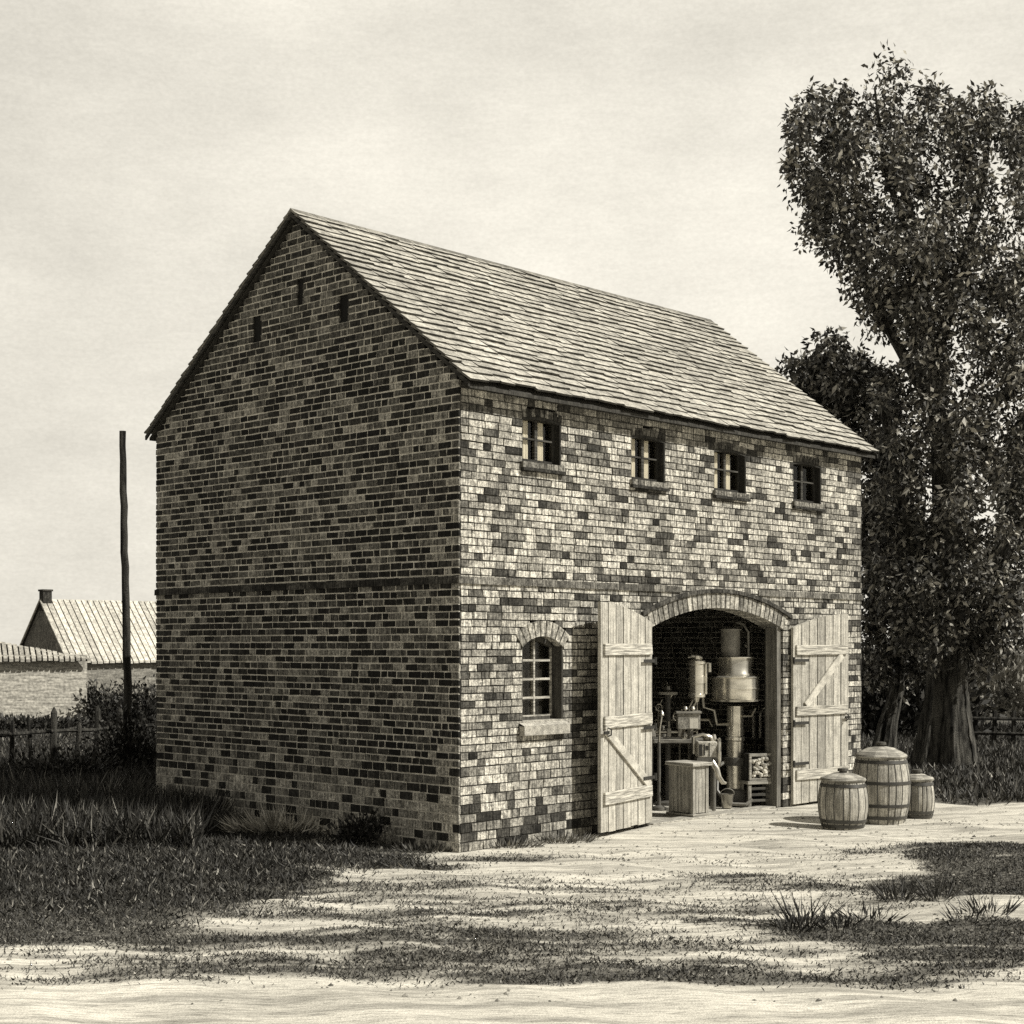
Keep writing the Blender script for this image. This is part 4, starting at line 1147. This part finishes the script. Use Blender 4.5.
for px, Y, rx, rz, lab in ((104,49,1.15,1.45,'dark bush in front of the cottage wall behind the pole'),(143,45,.9,1.5,'dark bush beside the barn gable in front of the cottage'),(30,44,2.0,.38,'low dark bush before the whitewashed shed')):
    p = at(px,700,Y); p.z = 0
    bush('bush', p, rx, 1.0, rz, 2600, lab, 'bush', (.01,.07), .15, 'bushes by the far cottage')

# ------------------------------------------------------------------ light
EL = math.radians(43)
sun_h = Vector((1.0, -.36, 0)).normalized()
sdir = Vector((sun_h.x*math.cos(EL), sun_h.y*math.cos(EL), math.sin(EL)))
sl = bpy.data.lights.new('sun', 'SUN'); sl.energy = 4.2; sl.angle = math.radians(.5); sl.color = (1.0,.965,.88)
so_ = bpy.data.objects.new('sun', sl); so_.rotation_euler = sdir.to_track_quat('Z','Y').to_euler(); so_.location = (20,-5,30); COL.objects.link(so_)

w = bpy.data.worlds.new('World'); scene.world = w; w.use_nodes = True
nt = w.node_tree; bg = nt.nodes['Background']
sky = nt.nodes.new('ShaderNodeTexSky'); sky.sky_type = 'NISHITA'; sky.sun_disc = False
sky.sun_elevation = EL; sky.sun_rotation = math.atan2(sdir.x, sdir.y)
bw_ = nt.nodes.new('ShaderNodeRGBToBW'); nt.links.new(sky.outputs[0], bw_.inputs[0])
def wnoise(scale, detail, sc): return noise(nt, scale, detail, sc, .6, 'Generated')
tc = nt.nodes.new('ShaderNodeTexCoord'); sx = nt.nodes.new('ShaderNodeSeparateXYZ'); nt.links.new(tc.outputs['Generated'], sx.inputs[0])
# a thin bright overcast in front, unseen sky behind the viewer dimmed to deepen the gable's shade
cl = mrange(nt, wnoise(4.2, 6, (1,1,2.2)), .28, .72, 6.9, 9.7)
grain = mrange(nt, wnoise(330, 3, (1,1,1.6)), .3, .7, .95, 1.05)
fib = mrange(nt, wnoise(60, 4, (1,1,6)), .3, .7, .975, 1.025)
dim_behind = mrange(nt, sx.outputs[1], -.45, .25, .30, 1.0)
hi_ = mrange(nt, sx.outputs[2], .45, .9, 1.0, .75)
edge = mrange(nt, sx.outputs[0], -.36, .0, .86, 1.0)
v = mth(nt, 'MULTIPLY', mth(nt, 'MULTIPLY', cl, grain), mth(nt, 'MULTIPLY', dim_behind, fib))
v = mth(nt, 'MULTIPLY', mth(nt, 'MULTIPLY', v, hi_), edge)
v = mth(nt, 'ADD', mth(nt, 'MULTIPLY', v, .9), mth(nt, 'MULTIPLY', mth(nt, 'MINIMUM', bw_.outputs[0], 9.0), .1))
tinted(nt, v, bg.inputs['Color'], (1.0, .95, .83))
bg.inputs['Strength'].default_value = .1

# ------------------------------------------------------------------ camera
cam = bpy.data.cameras.new('camera'); co = bpy.data.objects.new('camera', cam); COL.objects.link(co)
co.location = (0, 0, H); co.rotation_euler = (PI/2, 0, 0)
cam.sensor_width = 36; cam.sensor_fit = 'HORIZONTAL'; cam.lens = F/1024*36
cam.shift_y = (YH-512)/1024
cam.clip_start = .1; cam.clip_end = 4000
scene.camera = co

scene.view_settings.view_transform = 'Standard'; scene.view_settings.look = 'None'
scene.view_settings.exposure = .22; scene.view_settings.gamma = 1
scene.cycles.use_denoising = False
scene.cycles.max_bounces = 6; scene.cycles.transparent_max_bounces = 8
